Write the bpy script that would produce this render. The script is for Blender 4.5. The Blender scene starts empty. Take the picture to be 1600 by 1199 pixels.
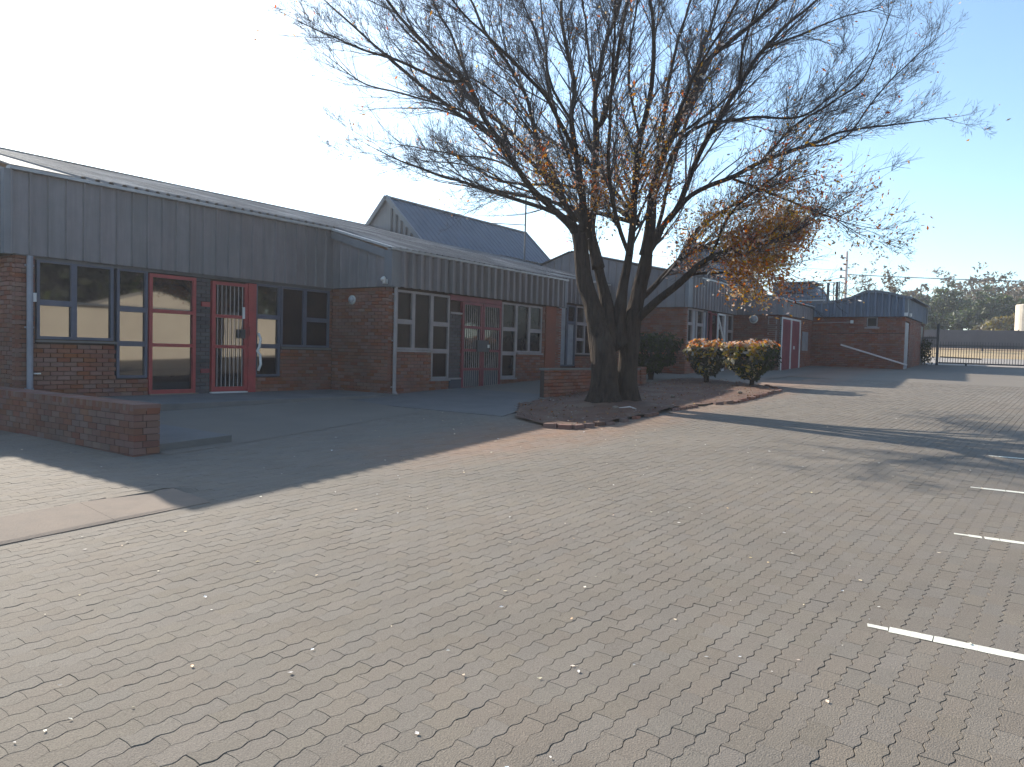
import bpy, bmesh, math, random
from mathutils import Vector, Matrix, noise
random.seed(7)
R = math.radians
scene = bpy.context.scene
COL = scene.collection

# ------------------------------------------------------------------ camera
# world axes: X runs along the long building, Y away from the yard, Z up; eye 1.5 m over the paving
cam_d = bpy.data.cameras.new('camera'); cam = bpy.data.objects.new('camera', cam_d); COL.objects.link(cam)
right = Vector((0.57664, -0.8166, 0.02565)).normalized()
fwd = Vector((0.8168, 0.57553, -0.04003)); fwd = (fwd - right*fwd.dot(right)).normalized()
up = right.cross(fwd)
cam.matrix_world = Matrix(((right.x, up.x, -fwd.x, 0), (right.y, up.y, -fwd.y, 0), (right.z, up.z, -fwd.z, 1.5), (0, 0, 0, 1)))
cam_d.sensor_width = 36; cam_d.lens = 1170/1600*36; cam_d.clip_start = 0.05; cam_d.clip_end = 2000
scene.camera = cam

# ------------------------------------------------------------------ light
SUN_AZ = math.atan2(0.21, 1.0); SUN_EL = R(27.6)
world = bpy.data.worlds.new('World'); scene.world = world; world.use_nodes = True
nt = world.node_tree; nt.nodes.clear()
sky = nt.nodes.new('ShaderNodeTexSky'); sky.sky_type = 'NISHITA'; sky.sun_disc = False
sky.sun_elevation = SUN_EL; sky.sun_rotation = SUN_AZ
sky.altitude = 1500; sky.air_density = 1.0; sky.dust_density = 2.8; sky.ozone_density = 0.6
bg = nt.nodes.new('ShaderNodeBackground'); bg.inputs['Strength'].default_value = 0.15
wo = nt.nodes.new('ShaderNodeOutputWorld')
tint = nt.nodes.new('ShaderNodeMix'); tint.data_type = 'RGBA'; tint.blend_type = 'MULTIPLY'; tint.inputs[0].default_value = 1
tint.inputs[7].default_value = (0.895, 1.0, 1.0, 1)
nt.links.new(sky.outputs[0], tint.inputs[6]); nt.links.new(tint.outputs[2], bg.inputs[0]); nt.links.new(bg.outputs[0], wo.inputs[0])
sd = bpy.data.lights.new('sun', 'SUN'); sd.energy = 4.8; sd.angle = R(0.53); sd.color = (1.0, 0.91, 0.77)
sun = bpy.data.objects.new('sun', sd); COL.objects.link(sun); sun.location = (0, 0, 30)
sv = Vector((math.sin(SUN_AZ)*math.cos(SUN_EL), math.cos(SUN_AZ)*math.cos(SUN_EL), math.sin(SUN_EL)))
sun.rotation_euler = sv.to_track_quat('Z', 'Y').to_euler()
scene.view_settings.view_transform = 'Standard'; scene.view_settings.look = 'None'
scene.view_settings.gamma = 1; scene.view_settings.use_curve_mapping = False
scene.view_settings.exposure = 1.0

# ------------------------------------------------------------------ helpers
GX, GY = 0.0395, 0.0101            # the site rises gently along the building
def gz(x, y): return GX*x + GY*y
GN = Vector((-GX, -GY, 1)).normalized()

def srgb(r, g, b):
    f = lambda c: (c/255/12.92) if c <= 10 else (((c/255)+0.055)/1.055)**2.4
    return (f(r), f(g), f(b), 1)

def mat(name, c1, c2=None, scale=3.0, rough=0.8, bump=0.0, bscale=60, metal=0.0, spec=0.5, rand=None, amt=0.25, c3=None, s3=0.7, ior=None, trans=0, grain=0, streak=0, dust=0):
    m = bpy.data.materials.new(name); m.use_nodes = True
    N = m.node_tree.nodes; L = m.node_tree.links
    p = N['Principled BSDF']
    p.inputs['Roughness'].default_value = rough; p.inputs['Metallic'].default_value = metal
    p.inputs['Specular IOR Level'].default_value = spec
    if ior: p.inputs['IOR'].default_value = ior
    c2 = c2 or tuple(min(1, x*0.72) for x in c1[:3])
    geo = N.new('ShaderNodeNewGeometry')
    n1 = N.new('ShaderNodeTexNoise'); n1.inputs['Scale'].default_value = scale; n1.inputs['Detail'].default_value = 6
    n1.inputs['Roughness'].default_value = 0.65
    if name == 'bark':
        m1 = N.new('ShaderNodeMapping'); m1.inputs['Scale'].default_value = (1.6, 1.6, .22); L.new(geo.outputs['Position'], m1.inputs['Vector']); L.new(m1.outputs[0], n1.inputs['Vector'])
    else: L.new(geo.outputs['Position'], n1.inputs['Vector'])
    r1 = N.new('ShaderNodeMapRange'); r1.inputs[1].default_value = 0.35; r1.inputs[2].default_value = 0.65
    L.new(n1.outputs[0], r1.inputs[0])
    mx = N.new('ShaderNodeMix'); mx.data_type = 'RGBA'
    mx.inputs[6].default_value = (*c1[:3], 1); mx.inputs[7].default_value = (*c2[:3], 1)
    L.new(r1.outputs[0], mx.inputs[0]); out = mx.outputs[2]
    if c3:
        n3 = N.new('ShaderNodeTexNoise'); n3.inputs['Scale'].default_value = s3; n3.inputs['Detail'].default_value = 4
        L.new(geo.outputs['Position'], n3.inputs['Vector'])
        r3 = N.new('ShaderNodeMapRange'); r3.inputs[1].default_value = 0.48; r3.inputs[2].default_value = 0.68
        L.new(n3.outputs[0], r3.inputs[0])
        m3 = N.new('ShaderNodeMix'); m3.data_type = 'RGBA'; m3.inputs[7].default_value = (*c3[:3], 1)
        L.new(r3.outputs[0], m3.inputs[0]); L.new(out, m3.inputs[6]); out = m3.outputs[2]
    if streak:   # rain streaks running down
        mp = N.new('ShaderNodeMapping'); mp.inputs['Scale'].default_value = (9, 9, 0.7); L.new(geo.outputs['Position'], mp.inputs['Vector'])
        n5 = N.new('ShaderNodeTexNoise'); n5.inputs['Scale'].default_value = 1.0; n5.inputs['Detail'].default_value = 5; n5.inputs['Roughness'].default_value = .7
        L.new(mp.outputs[0], n5.inputs['Vector'])
        r5 = N.new('ShaderNodeMapRange'); r5.inputs[1].default_value = .3; r5.inputs[2].default_value = .7; r5.inputs[3].default_value = 1-streak; r5.inputs[4].default_value = 1+streak
        L.new(n5.outputs[0], r5.inputs[0]); h5 = N.new('ShaderNodeHueSaturation'); L.new(r5.outputs[0], h5.inputs['Value']); L.new(out, h5.inputs['Color']); out = h5.outputs[0]
    if dust:     # red soil carried onto the paving round the bed and along the drain line
        sx = N.new('ShaderNodeSeparateXYZ'); L.new(geo.outputs['Position'], sx.inputs[0])
        def mth(op, a, b=None, c=None):
            q = N.new('ShaderNodeMath'); q.operation = op
            for i_, v_ in enumerate((a, b, c)):
                if v_ is None: continue
                if hasattr(v_, 'links'): L.new(v_, q.inputs[i_])
                else: q.inputs[i_].default_value = v_
            return q.outputs[0]
        dy = mth('ABSOLUTE', mth('SUBTRACT', sx.outputs[1], 5.7)); band = mth('SUBTRACT', 1.0, mth('DIVIDE', dy, 1.9))
        xr = N.new('ShaderNodeMapRange'); xr.interpolation_type = 'SMOOTHSTEP'; xr.inputs[1].default_value = 3.0; xr.inputs[2].default_value = 8.5; L.new(sx.outputs[0], xr.inputs[0])
        n6 = N.new('ShaderNodeTexNoise'); n6.inputs['Scale'].default_value = 1.6; n6.inputs['Detail'].default_value = 7; L.new(geo.outputs['Position'], n6.inputs['Vector'])
        mk = N.new('ShaderNodeMapRange'); mk.inputs[1].default_value = .55; mk.inputs[2].default_value = 1.15; L.new(mth('ADD', mth('MULTIPLY', band, xr.outputs[0]), mth('MULTIPLY', n6.outputs[0], .55)), mk.inputs[0])
        m6 = N.new('ShaderNodeMix'); m6.data_type = 'RGBA'; m6.inputs[7].default_value = (0.235,0.140,0.092,1)
        L.new(mth('MULTIPLY', mk.outputs[0], dust), m6.inputs[0]); L.new(out, m6.inputs[6]); out = m6.outputs[2]
        n7 = N.new('ShaderNodeTexNoise'); n7.inputs['Scale'].default_value = .45; n7.inputs['Detail'].default_value = 8; n7.inputs['Roughness'].default_value = .7; L.new(geo.outputs['Position'], n7.inputs['Vector'])
        r7 = N.new('ShaderNodeMapRange'); r7.inputs[1].default_value = .35; r7.inputs[2].default_value = .65; r7.inputs[3].default_value = .91; r7.inputs[4].default_value = 1.07
        L.new(n7.outputs[0], r7.inputs[0]); h7 = N.new('ShaderNodeHueSaturation'); L.new(r7.outputs[0], h7.inputs['Value']); L.new(out, h7.inputs['Color']); out = h7.outputs[0]
    if grain:
        ng = N.new('ShaderNodeTexNoise'); ng.inputs['Scale'].default_value = 190; ng.inputs['Detail'].default_value = 3
        L.new(geo.outputs['Position'], ng.inputs['Vector'])
        rg = N.new('ShaderNodeMapRange'); rg.inputs[1].default_value = .3; rg.inputs[2].default_value = .7
        rg.inputs[3].default_value = 1-grain; rg.inputs[4].default_value = 1+grain; L.new(ng.outputs[0], rg.inputs[0])
        hg = N.new('ShaderNodeHueSaturation'); L.new(rg.outputs[0], hg.inputs['Value']); L.new(out, hg.inputs['Color']); out = hg.outputs[0]
    if rand:
        src = geo.outputs['Random Per Island']
        if rand == 'object': src = N.new('ShaderNodeObjectInfo').outputs['Random']
        wn = N.new('ShaderNodeTexWhiteNoise'); wn.noise_dimensions = '1D'; L.new(src, wn.inputs['W'])
        h = N.new('ShaderNodeHueSaturation')
        a = N.new('ShaderNodeMapRange'); a.inputs[3].default_value = 1-amt; a.inputs[4].default_value = 1+amt
        L.new(src, a.inputs[0]); L.new(a.outputs[0], h.inputs['Value'])
        b = N.new('ShaderNodeMapRange'); b.inputs[3].default_value = 0.5-amt*0.08; b.inputs[4].default_value = 0.5+amt*0.08
        L.new(wn.outputs['Value'], b.inputs[0]); L.new(b.outputs[0], h.inputs['Hue'])
        c = N.new('ShaderNodeMapRange'); c.inputs[3].default_value = 1-amt*2.5; c.inputs[4].default_value = 1+amt*2.5
        wn2 = N.new('ShaderNodeTexWhiteNoise'); wn2.noise_dimensions = '1D'
        ma = N.new('ShaderNodeMath'); ma.operation = 'ADD'; ma.inputs[1].default_value = 3.7
        L.new(src, ma.inputs[0]); L.new(ma.outputs[0], wn2.inputs['W'])
        L.new(wn2.outputs['Value'], c.inputs[0]); L.new(c.outputs[0], h.inputs['Saturation'])
        L.new(out, h.inputs['Color']); out = h.outputs[0]
    L.new(out, p.inputs['Base Color'])
    if bump:
        nb = N.new('ShaderNodeTexNoise'); nb.inputs['Scale'].default_value = bscale; nb.inputs['Detail'].default_value = 5
        if name == 'bark':      # furrows run up the stems
            mb_ = N.new('ShaderNodeMapping'); mb_.inputs['Scale'].default_value = (1, 1, .16); L.new(geo.outputs['Position'], mb_.inputs['Vector']); L.new(mb_.outputs[0], nb.inputs['Vector'])
        else: L.new(geo.outputs['Position'], nb.inputs['Vector'])
        bp = N.new('ShaderNodeBump'); bp.inputs['Strength'].default_value = bump; bp.inputs['Distance'].default_value = 0.05 if name == 'bark' else 0.01
        L.new(nb.outputs[0], bp.inputs['Height']); L.new(bp.outputs[0], p.inputs['Normal'])
    if trans:   # thin leaves let some light through
        tr = N.new('ShaderNodeBsdfTranslucent'); L.new(out, tr.inputs['Color'])
        ms = N.new('ShaderNodeMixShader'); ms.inputs[0].default_value = trans
        L.new(p.outputs[0], ms.inputs[1]); L.new(tr.outputs[0], ms.inputs[2])
        L.new(ms.outputs[0], N['Material Output'].inputs[0])
    return m

LOC = {}
def root(name, loc, label, cat, group=None):
    o = bpy.data.objects.new(name, None); COL.objects.link(o); o.location = loc; o.empty_display_size = 0.2
    o['label'] = label; o['category'] = cat
    if group: o['group'] = group
    LOC[o.name] = Vector(loc); return o
def tag(o, label, cat, group=None):
    o['label'] = label; o['category'] = cat
    if group: o['group'] = group
    return o
def struct(o): o['kind'] = 'structure'; return o
def stuff(o): o['kind'] = 'stuff'; return o
def link(name, me, parent=None, loc=None, rot=None):
    """place a mesh object whose own origin is at the world point loc"""
    o = bpy.data.objects.new(name, me); COL.objects.link(o)
    loc = Vector(loc or (0, 0, 0))
    if parent is not None:
        o.parent = parent; o.location = loc - LOC[parent.name]
    else: o.location = loc
    if rot is not None: o.rotation_euler = rot
    LOC[o.name] = loc; return o

class MB:
    def __init__(s): s.v = []; s.f = []
    def add(s, vs, fs):
        n = len(s.v); s.v += [tuple(v) for v in vs]; s.f += [tuple(i+n for i in f) for f in fs]; return s
    def box(s, x0, x1, y0, y1, z0, z1):
        if x0 > x1: x0, x1 = x1, x0
        if y0 > y1: y0, y1 = y1, y0
        if z0 > z1: z0, z1 = z1, z0
        return s.add([(x0,y0,z0),(x1,y0,z0),(x1,y1,z0),(x0,y1,z0),(x0,y0,z1),(x1,y0,z1),(x1,y1,z1),(x0,y1,z1)],
                     [(0,3,2,1),(4,5,6,7),(0,1,5,4),(1,2,6,5),(2,3,7,6),(3,0,4,7)])
    def gbox(s, x0, x1, y0, y1, h0, h1):   # a box that follows the slope of the site
        c = [(x0,y0),(x1,y0),(x1,y1),(x0,y1)]
        return s.add([(x,y,gz(x,y)+h0) for x,y in c]+[(x,y,gz(x,y)+h1) for x,y in c],
                     [(0,3,2,1),(4,5,6,7),(0,1,5,4),(1,2,6,5),(2,3,7,6),(3,0,4,7)])
    def bar(s, a, b, w, h=None, upv=(0,0,1)):
        a = Vector(a); b = Vector(b); d = (b-a).normalized(); h = h or w
        u = Vector(upv)
        if abs(d.dot(u)) > 0.95: u = Vector((0,1,0))
        sd_ = d.cross(u).normalized()*w/2; u2 = sd_.cross(d).normalized()*h/2
        vs = [p+i*sd_+j*u2 for p in (a,b) for i,j in ((-1,-1),(1,-1),(1,1),(-1,1))]
        return s.add(vs, [(0,1,2,3),(7,6,5,4),(0,4,5,1),(1,5,6,2),(2,6,7,3),(3,7,4,0)])
    def tube(s, pts, rad, n=8, cap=True):
        rings = []; prev = None; base = len(s.v)
        P = [Vector(p) for p in pts]
        if not hasattr(rad, '__len__'): rad = [rad]*len(P)
        for i, p in enumerate(P):
            d = (P[min(i+1, len(P)-1)]-P[max(i-1, 0)])
            d = d.normalized() if d.length > 1e-6 else Vector((0,0,1))
            if prev is None:
                a = d.orthogonal().normalized()
            else:
                a = (prev - d*prev.dot(d)); a = a.normalized() if a.length > 1e-6 else d.orthogonal().normalized()
            prev = a; b = d.cross(a)
            for k in range(n):
                t = 2*math.pi*k/n; s.v.append(tuple(p+(a*math.cos(t)+b*math.sin(t))*rad[i]))
        for i in range(len(P)-1):
            for k in range(n):
                k2 = (k+1) % n; o = base+i*n
                s.f.append((o+k, o+k2, o+n+k2, o+n+k))
        if cap:
            s.f.append(tuple(base+k for k in range(n))[::-1]); s.f.append(tuple(base+(len(P)-1)*n+k for k in range(n)))
        return s
    def lathe(s, c, prof, n=16):
        c = Vector(c); base = len(s.v)
        for r, z in prof:
            for k in range(n):
                t = 2*math.pi*k/n; s.v.append((c.x+r*math.cos(t), c.y+r*math.sin(t), c.z+z))
        for i in range(len(prof)-1):
            for k in range(n):
                o = base+i*n; k2 = (k+1) % n; s.f.append((o+k, o+k2, o+n+k2, o+n+k))
        s.f.append(tuple(base+k for k in range(n))[::-1]); s.f.append(tuple(base+(len(prof)-1)*n+k for k in range(n)))
        return s
    def mesh(s, name, m, org=(0,0,0), smooth=False):
        me = bpy.data.meshes.new(name); o = Vector(org)
        me.from_pydata([(v[0]-o.x, v[1]-o.y, v[2]-o.z) for v in s.v], [], s.f)
        me.materials.append(m)
        if smooth: me.polygons.foreach_set('use_smooth', [True]*len(me.polygons))
        me.update(); return me
    def build(s, name, m, parent=None, org=None, smooth=False):
        if org is None: org = LOC[parent.name] if parent is not None else tuple(sum(v[i] for v in s.v)/len(s.v) for i in range(3))
        return link(name, s.mesh(name, m, org, smooth), parent, org)

# ------------------------------------------------------------------ materials
M = {}
M['paver'] = mat('paver', (0.170,0.146,0.119), (0.158,0.136,0.112), 1.1, 0.9, 0.5, 160, rand='island', amt=0.05, c3=(0.165,0.139,0.113), s3=0.5, grain=.3, dust=.8)
M['paver_one'] = mat('paver_one', (0.170,0.146,0.119), (0.158,0.136,0.112), 1.1, 0.9, 0.5, 160, rand='object', amt=0.05, c3=(0.165,0.139,0.113), s3=0.5, grain=.3, dust=.8)
M['joint_sand'] = mat('joint_sand', (0.15,0.125,0.098), (0.12,0.098,0.078), 9, 0.95)
M['yard'] = mat('yard', (0.164,0.140,0.114), (0.152,0.130,0.107), 0.8, 0.9, 0.3, 20, c3=(0.170,0.146,0.118), s3=0.25, dust=.8)
M['concrete'] = mat('concrete', (0.215,0.162,0.125), (0.17,0.132,0.106), 2.5, 0.9, 0.4, 80)
M['slab'] = mat('slab', (0.15,0.14,0.135), (0.12,0.115,0.11), 1.5, 0.9, 0.3, 50)
M['soil'] = mat('soil', (0.13,0.058,0.034), (0.085,0.042,0.028), 3, 0.95, 1.0, 25, c3=(0.14,0.09,0.06), s3=2)
M['brick'] = mat('brick', (0.225,0.092,0.060), (0.175,0.074,0.052), 1.3, 0.85, 0.4, 90, rand='island', amt=0.09, c3=(0.15,0.075,0.056), s3=0.5)
M['brick_one'] = mat('brick_one', (0.20,0.095,0.068), (0.15,0.07,0.054), 1.3, 0.85, 0.4, 90, rand='object', amt=0.10, c3=(0.13,0.075,0.06), s3=0.8)
M['slate_brick'] = mat('slate_brick', (0.085,0.075,0.08), (0.06,0.05,0.055), 1.3, 0.8, 0.4, 90, rand='island', amt=0.2)
M['mortar'] = mat('mortar', (0.07,0.044,0.036), (0.05,0.032,0.028), 6, 0.95)
M['cladding'] = mat('cladding', (0.195,0.172,0.178), (0.158,0.140,0.146), 1.2, 0.55, 0.1, 30, rand='object', amt=0.07, c3=(0.155,0.145,0.152), s3=1.1, streak=.13)
M['blue_cladding'] = mat('blue_cladding', (0.135,0.16,0.205), (0.11,0.13,0.17), 1.2, 0.55, 0.1, 30, rand='object', amt=0.06, streak=.13)
M['trim'] = mat('trim', (0.16,0.165,0.18), (0.13,0.13,0.145), 1.5, 0.5, 0.1, 30)
M['gutter'] = mat('gutter', (0.42,0.41,0.41), (0.30,0.29,0.29), 2, 0.4, 0.1, 30)
M['roof'] = mat('roof', (0.115,0.108,0.11), (0.08,0.075,0.078), 2.2, 0.6, 0.25, 40, c3=(0.25,0.24,0.235), s3=0.8, rand='object', amt=0.05)
M['slate_roof'] = mat('slate_roof', (0.10,0.12,0.155), (0.08,0.095,0.125), 1.4, 0.65, 0.2, 40)
M['soffit'] = mat('soffit', (0.12,0.115,0.12), None, 2, 0.8)
M['red'] = mat('red', (0.34,0.045,0.050), (0.24,0.036,0.040), 4, 0.5, 0.1, 40)
M['wine'] = mat('wine', (0.20,0.032,0.045), (0.15,0.027,0.036), 4, 0.5, 0.1, 40)
M['steelblue'] = mat('steelblue', (0.075,0.085,0.125), (0.06,0.068,0.10), 3, 0.5)
M['taupe'] = mat('taupe', (0.29,0.245,0.24), (0.22,0.19,0.19), 3, 0.6)
M['white'] = mat('white', (0.62,0.61,0.60), (0.5,0.49,0.48), 3, 0.6)
M['pipe'] = mat('pipe', (0.24,0.24,0.28), (0.18,0.18,0.21), 3, 0.5)
M['bar'] = mat('bar', (0.30,0.26,0.26), None, 3, 0.5)
M['dark_metal'] = mat('dark_metal', (0.05,0.05,0.058), (0.035,0.035,0.04), 3, 0.5)
M['panel_dark'] = mat('panel_dark', (0.055,0.055,0.075), (0.04,0.04,0.055), 3, 0.6)
M['glass'] = mat('glass', (0.014,0.012,0.016), (0.009,0.008,0.010), 1.5, 0.03, spec=0.8, ior=1.75)
M['dull_glass'] = mat('dull_glass', (0.022,0.014,0.016), (0.012,0.009,0.012), 2.5, 0.25, spec=0.3, ior=1.4)
M['curtain'] = mat('curtain', (0.30,0.31,0.33), (0.2,0.2,0.22), 5, 0.35, spec=0.6)
M['paint'] = mat('paint', (0.80,0.78,0.66), (0.66,0.64,0.55), 7, 0.7, 0.2, 120)
M['bark'] = mat('bark', (0.055,0.038,0.031), (0.020,0.015,0.013), 11, 0.95, 1.0, 24, c3=(0.05,0.038,0.032), s3=3, spec=.15)
M['twig'] = mat('twig', (0.055,0.042,0.043), (0.035,0.028,0.030), 5, 0.8)
M['leaf_brown'] = mat('leaf_brown', (0.60,0.28,0.10), (0.44,0.17,0.06), 2, 0.6, rand='island', amt=0.4, trans=0.55, c3=(0.52,0.34,0.11), s3=1.2)
M['leaf_red'] = mat('leaf_red', (0.52,0.20,0.10), (0.55,0.32,0.13), 5, 0.75, spec=0.2, rand='island', amt=0.35, trans=0.35)
M['leaf_sunlit'] = mat('leaf_sunlit', (0.46,0.31,0.12), (0.28,0.22,0.07), 5, 0.75, spec=0.2, rand='island', amt=0.35, trans=0.3)  # tone of sunlit leaves, put into the colour
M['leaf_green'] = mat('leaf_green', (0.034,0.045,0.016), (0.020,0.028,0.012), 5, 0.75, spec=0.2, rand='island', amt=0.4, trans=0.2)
M['litter'] = mat('litter', (0.80,0.74,0.62), (0.62,0.50,0.36), 3, 0.7, rand='island', amt=0.4)
M['dry_leaf'] = mat('dry_leaf', (0.25,0.13,0.07), (0.17,0.09,0.05), 3, 0.7, rand='island', amt=0.4)
M['far_olive'] = mat('far_olive', (0.082,0.10,0.048), (0.058,0.07,0.036), 0.6, 0.7, rand='island', amt=0.3, trans=0.25)
M['far_brown'] = mat('far_brown', (0.17,0.135,0.10), (0.12,0.10,0.07), 0.5, 0.7, rand='island', amt=0.3, trans=0.25)
M['far_yellow'] = mat('far_yellow', (0.24,0.19,0.07), (0.17,0.14,0.06), 0.7, 0.7, rand='island', amt=0.3, trans=0.25)
M['dry_grass'] = mat('dry_grass', (0.40,0.29,0.15), (0.30,0.21,0.11), 0.4, 0.95, 1.0, 5, c3=(0.24,0.17,0.10), s3=0.12)
M['gravel'] = mat('gravel', (0.30,0.27,0.24), (0.25,0.22,0.20), 0.5, 0.95, 0.5, 12)
M['earth'] = mat('earth', (0.26,0.17,0.11), (0.2,0.15,0.09), 0.15, 0.95, 0.5, 3)
M['farwall'] = mat('farwall', (0.10,0.092,0.10), (0.075,0.068,0.075), 0.6, 0.9, 0.2, 10)
M['cream'] = mat('cream', (0.66,0.58,0.46), (0.58,0.50,0.40), 0.7, 0.85, 0.1, 20)
M['tank'] = mat('tank', (0.62,0.55,0.45), (0.5,0.43,0.35), 1, 0.7)
M['wire'] = mat('wire', (0.12,0.12,0.13), None, 3, 0.6)
M['pale_pole'] = mat('pale_pole', (0.62,0.54,0.52), (0.5,0.44,0.42), 4, 0.5)

# ------------------------------------------------------------------ the ground
def sheet(name, poly, h, m, tri=True):
    b = MB(); b.add([(x, y, gz(x, y)+h) for x, y in poly], [tuple(range(len(poly)))])
    return struct(b.build(name, m, org=(0,0,0)))
sheet('ground', [(-60,-130),(250,-130),(250,130),(-60,130)], -0.06, M['earth'])
yard = sheet('paved_yard', [(24,-14),(36.9,-14),(36.9,14),(24,14)], -0.002, M['yard'])
bed_sand = sheet('yard_sand', [(-6,-14),(24,-14),(24,14),(-6,14)], -0.0125, M['joint_sand'])
sheet('gravel_road', [(36.9,-40),(47.5,-40),(47.5,40),(36.9,40)], -0.02, M['gravel'])
sheet('dry_field', [(47.5,-60),(71,-60),(71,60),(47.5,60)], -0.02, M['dry_grass'])

def lift(x, y):      # the raised apron behind the kerb
    return .058*max(0, min(1, (3.9-x)/.35)) if y > 6.1 else 0
# interlocking pavers, zigzag long sides, laid in running bond
PL, PW = 0.19, 0.095
ANG = math.atan(-0.048); ca, sa = math.cos(ANG), math.sin(ANG)
def zig(t):       # period = PW along the row
    q = (t/PW) % 1.0; tri = 4*abs(q-0.5)-1
    return 0.0066*max(-0.62, min(0.62, tri))/0.62
def outline(inset):
    pts = []; L2 = PL/2-inset*0.35; ts = [-L2, -PW*0.655, -PW*0.345, 0-PW*0.155, PW*0.155, PW*0.345, PW*0.655, L2]
    ts = [-L2, -0.0860, -0.0565, -0.0385, -0.0090, 0.0090, 0.0385, 0.0565, 0.0860, L2]
    for t in ts: pts.append((t, -PW/2+inset+zig(t)))
    pts.append((L2+0.004, 0.0))
    for t in reversed(ts): pts.append((t, PW/2-inset+zig(t)))
    pts.append((-L2+0.004, 0.0))
    return pts
def paver_mesh(name, m, gap, bev):
    b = MB(); o1 = outline(gap+bev); o0 = outline(gap); n = len(o1)
    b.v = [(x, y, 0) for x, y in o1]+[(x, y, -bev*0.9) for x, y in o0]+[(x, y, -0.03) for x, y in o0]
    b.f = [tuple(range(n))]+[(i+n, (i+1) % n+n, (i+1) % n, i) for i in range(n)]+[(i+2*n, (i+1) % n+2*n, (i+1) % n+n, i+n) for i in range(n)]
    return b.mesh(name, m)
def world_of(r, k):     # centre of paver k in row r
    s = k*PL+(PL/2 if r % 2 else 0); t = r*PW
    return s*ca-t*sa, s*sa+t*ca
fx, fy = fwd.x, fwd.y; rx, ry = right.x, right.y
cells = []
for r in range(-34, 118):
    for k in range(-4, 134):
        x, y = world_of(r, k)
        if x > 24 or y > 11.4: continue
        if 5.64 < y < 6.11 and x < 3.55: continue
        if y > 13: continue
        d = x*fx+y*fy; l = x*rx+y*ry
        if d < 1.5 or abs(l) > 0.70*d+(2.6 if l < 0 else .9): continue
        if y > 5.4+0.25*math.sin(x*2) and x > 10.4: continue
        cells.append((d*d+l*l*0.2, x, y, r, k, d))
cells.sort()
TILT = Matrix.Identity(4)
zaxis = GN; xaxis = Vector((ca, sa, GX*ca+GY*sa)).normalized(); yaxis = zaxis.cross(xaxis)
PR = Matrix((xaxis, yaxis, zaxis)).transposed()
meshes = [paver_mesh('paver_%s' % w, M['paver_one'], g, bv) for w, g, bv in (('tight',0.0004,0.0010),('even',0.0006,0.0012),('open',0.0015,0.0016),('worn',0.0008,0.0026))]
paving = struct(MB().add([(x, y, gz(x,y)-0.0135) for x, y in ((0.5,-3),(6,-3),(6,5),(0.5,5))], [(0,1,2,3)]).build('paving', M['joint_sand'], org=(0,0,0)))
for i, (_, x, y, r, k, d) in enumerate(cells[:298]):
    wob = Vector((random.uniform(-.0008,.0008), random.uniform(-.0008,.0008), random.uniform(-.0018,.001)))
    o = link('paver', random.choice(meshes[:3]+meshes), paving, Vector((x, y, gz(x, y)))+wob)
    q = (PR @ Matrix.Rotation(random.gauss(0,.006),3,'X') @ Matrix.Rotation(random.gauss(0,.006),3,'Y') @ Matrix.Rotation(random.gauss(0,.004),3,'Z'))
    o.rotation_euler = q.to_euler()
b = MB(); near = outline(0.0007+0.0012); near0 = outline(0.0007); n = len(near)
for _, x, y, r, k, d in cells[298:]:
    dz = random.uniform(-.0014, .0008); tx = random.gauss(0,.006); ty = random.gauss(0,.006)
    g = random.choice((0,0,0,.0008,.0014)); yaw = random.gauss(0,.005)
    if d < 11:
        base = len(b.v)
        for pts, z in ((near, 0), (near0, -.0018), (near0, -.02)):
            for px, py in pts:
                px, py = px*(1-g*8), py*(1-g*16)
                wx = x+px*ca-py*sa-yaw*py; wy = y+px*sa+py*ca+yaw*px
                b.v.append((wx, wy, gz(wx, wy)+lift(wx,wy)+z+dz+px*tx+py*ty))
        b.f.append(tuple(base+i for i in range(n)))
        for q in (0, n):
            b.f += [(base+q+i+n, base+q+(i+1) % n+n, base+q+(i+1) % n, base+q+i) for i in range(n)]
    else:
        base = len(b.v); L2, W2 = PL/2-.003, PW/2-.003
        for z in (0, -.012):
            for px, py in ((-L2,-W2),(L2,-W2),(L2,W2),(-L2,W2)):
                wx = x+px*ca-py*sa; wy = y+px*sa+py*ca
                b.v.append((wx, wy, gz(wx, wy)+z+dz+px*tx+py*ty))
        b.f.append((base, base+1, base+2, base+3))
        b.f += [(base+4+i, base+4+(i+1) % 4, base+(i+1) % 4, base+i) for i in range(4)]
stuff(b.build('paver_field', M['paver'], paving, org=(0,0,0)))

# painted bay lines, broken at the joints of the rows they cross
def bay_line(x0, y0, x1, y1, wid, label):
    bb = MB(); dx, dy = x1-x0, y1-y0; L = math.hypot(dx, dy); ux, uy = dx/L, dy/L; nx, ny = -uy, ux
    step = PW*1.0; n_ = int(L/step); t = 0.0
    for i in range(n_):
        t0 = i*step+.0004; t1 = (i+1)*step-.0004
        if random.random() < .4 and i > 1: t0 += .0035
        if i and random.random() < .12: t1 -= .012
        wv = wid/2*(1+random.uniform(-.08,.08)); a = wv*(0.5 if i == 0 else (0.85 if i == 1 else 1))
        m_ = 6
        for j in range(m_):
            ta = t0+(t1-t0)*j/m_; tb = t0+(t1-t0)*(j+1)/m_
            if j == m_-1: tb = t1
            pts = [(ta,-a*random.uniform(.96,1.04)),(tb,-a*random.uniform(.96,1.04)),(tb,a*random.uniform(.96,1.04)),(ta,a*random.uniform(.96,1.04))]
            vs = []
            for q, w in pts:
                sh = zig(x0+q*.05+w*1.0)*.8
                X = x0+ux*(q+sh)+nx*w; Y = y0+uy*(q+sh)+ny*w; vs.append((X, Y, gz(X, Y)+.0022))
            bb.add(vs, [(0,1,2,3)])
    return tag(bb.build('bay_line', M['paint']), label, 'road marking', 'painted parking bay lines')
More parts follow.
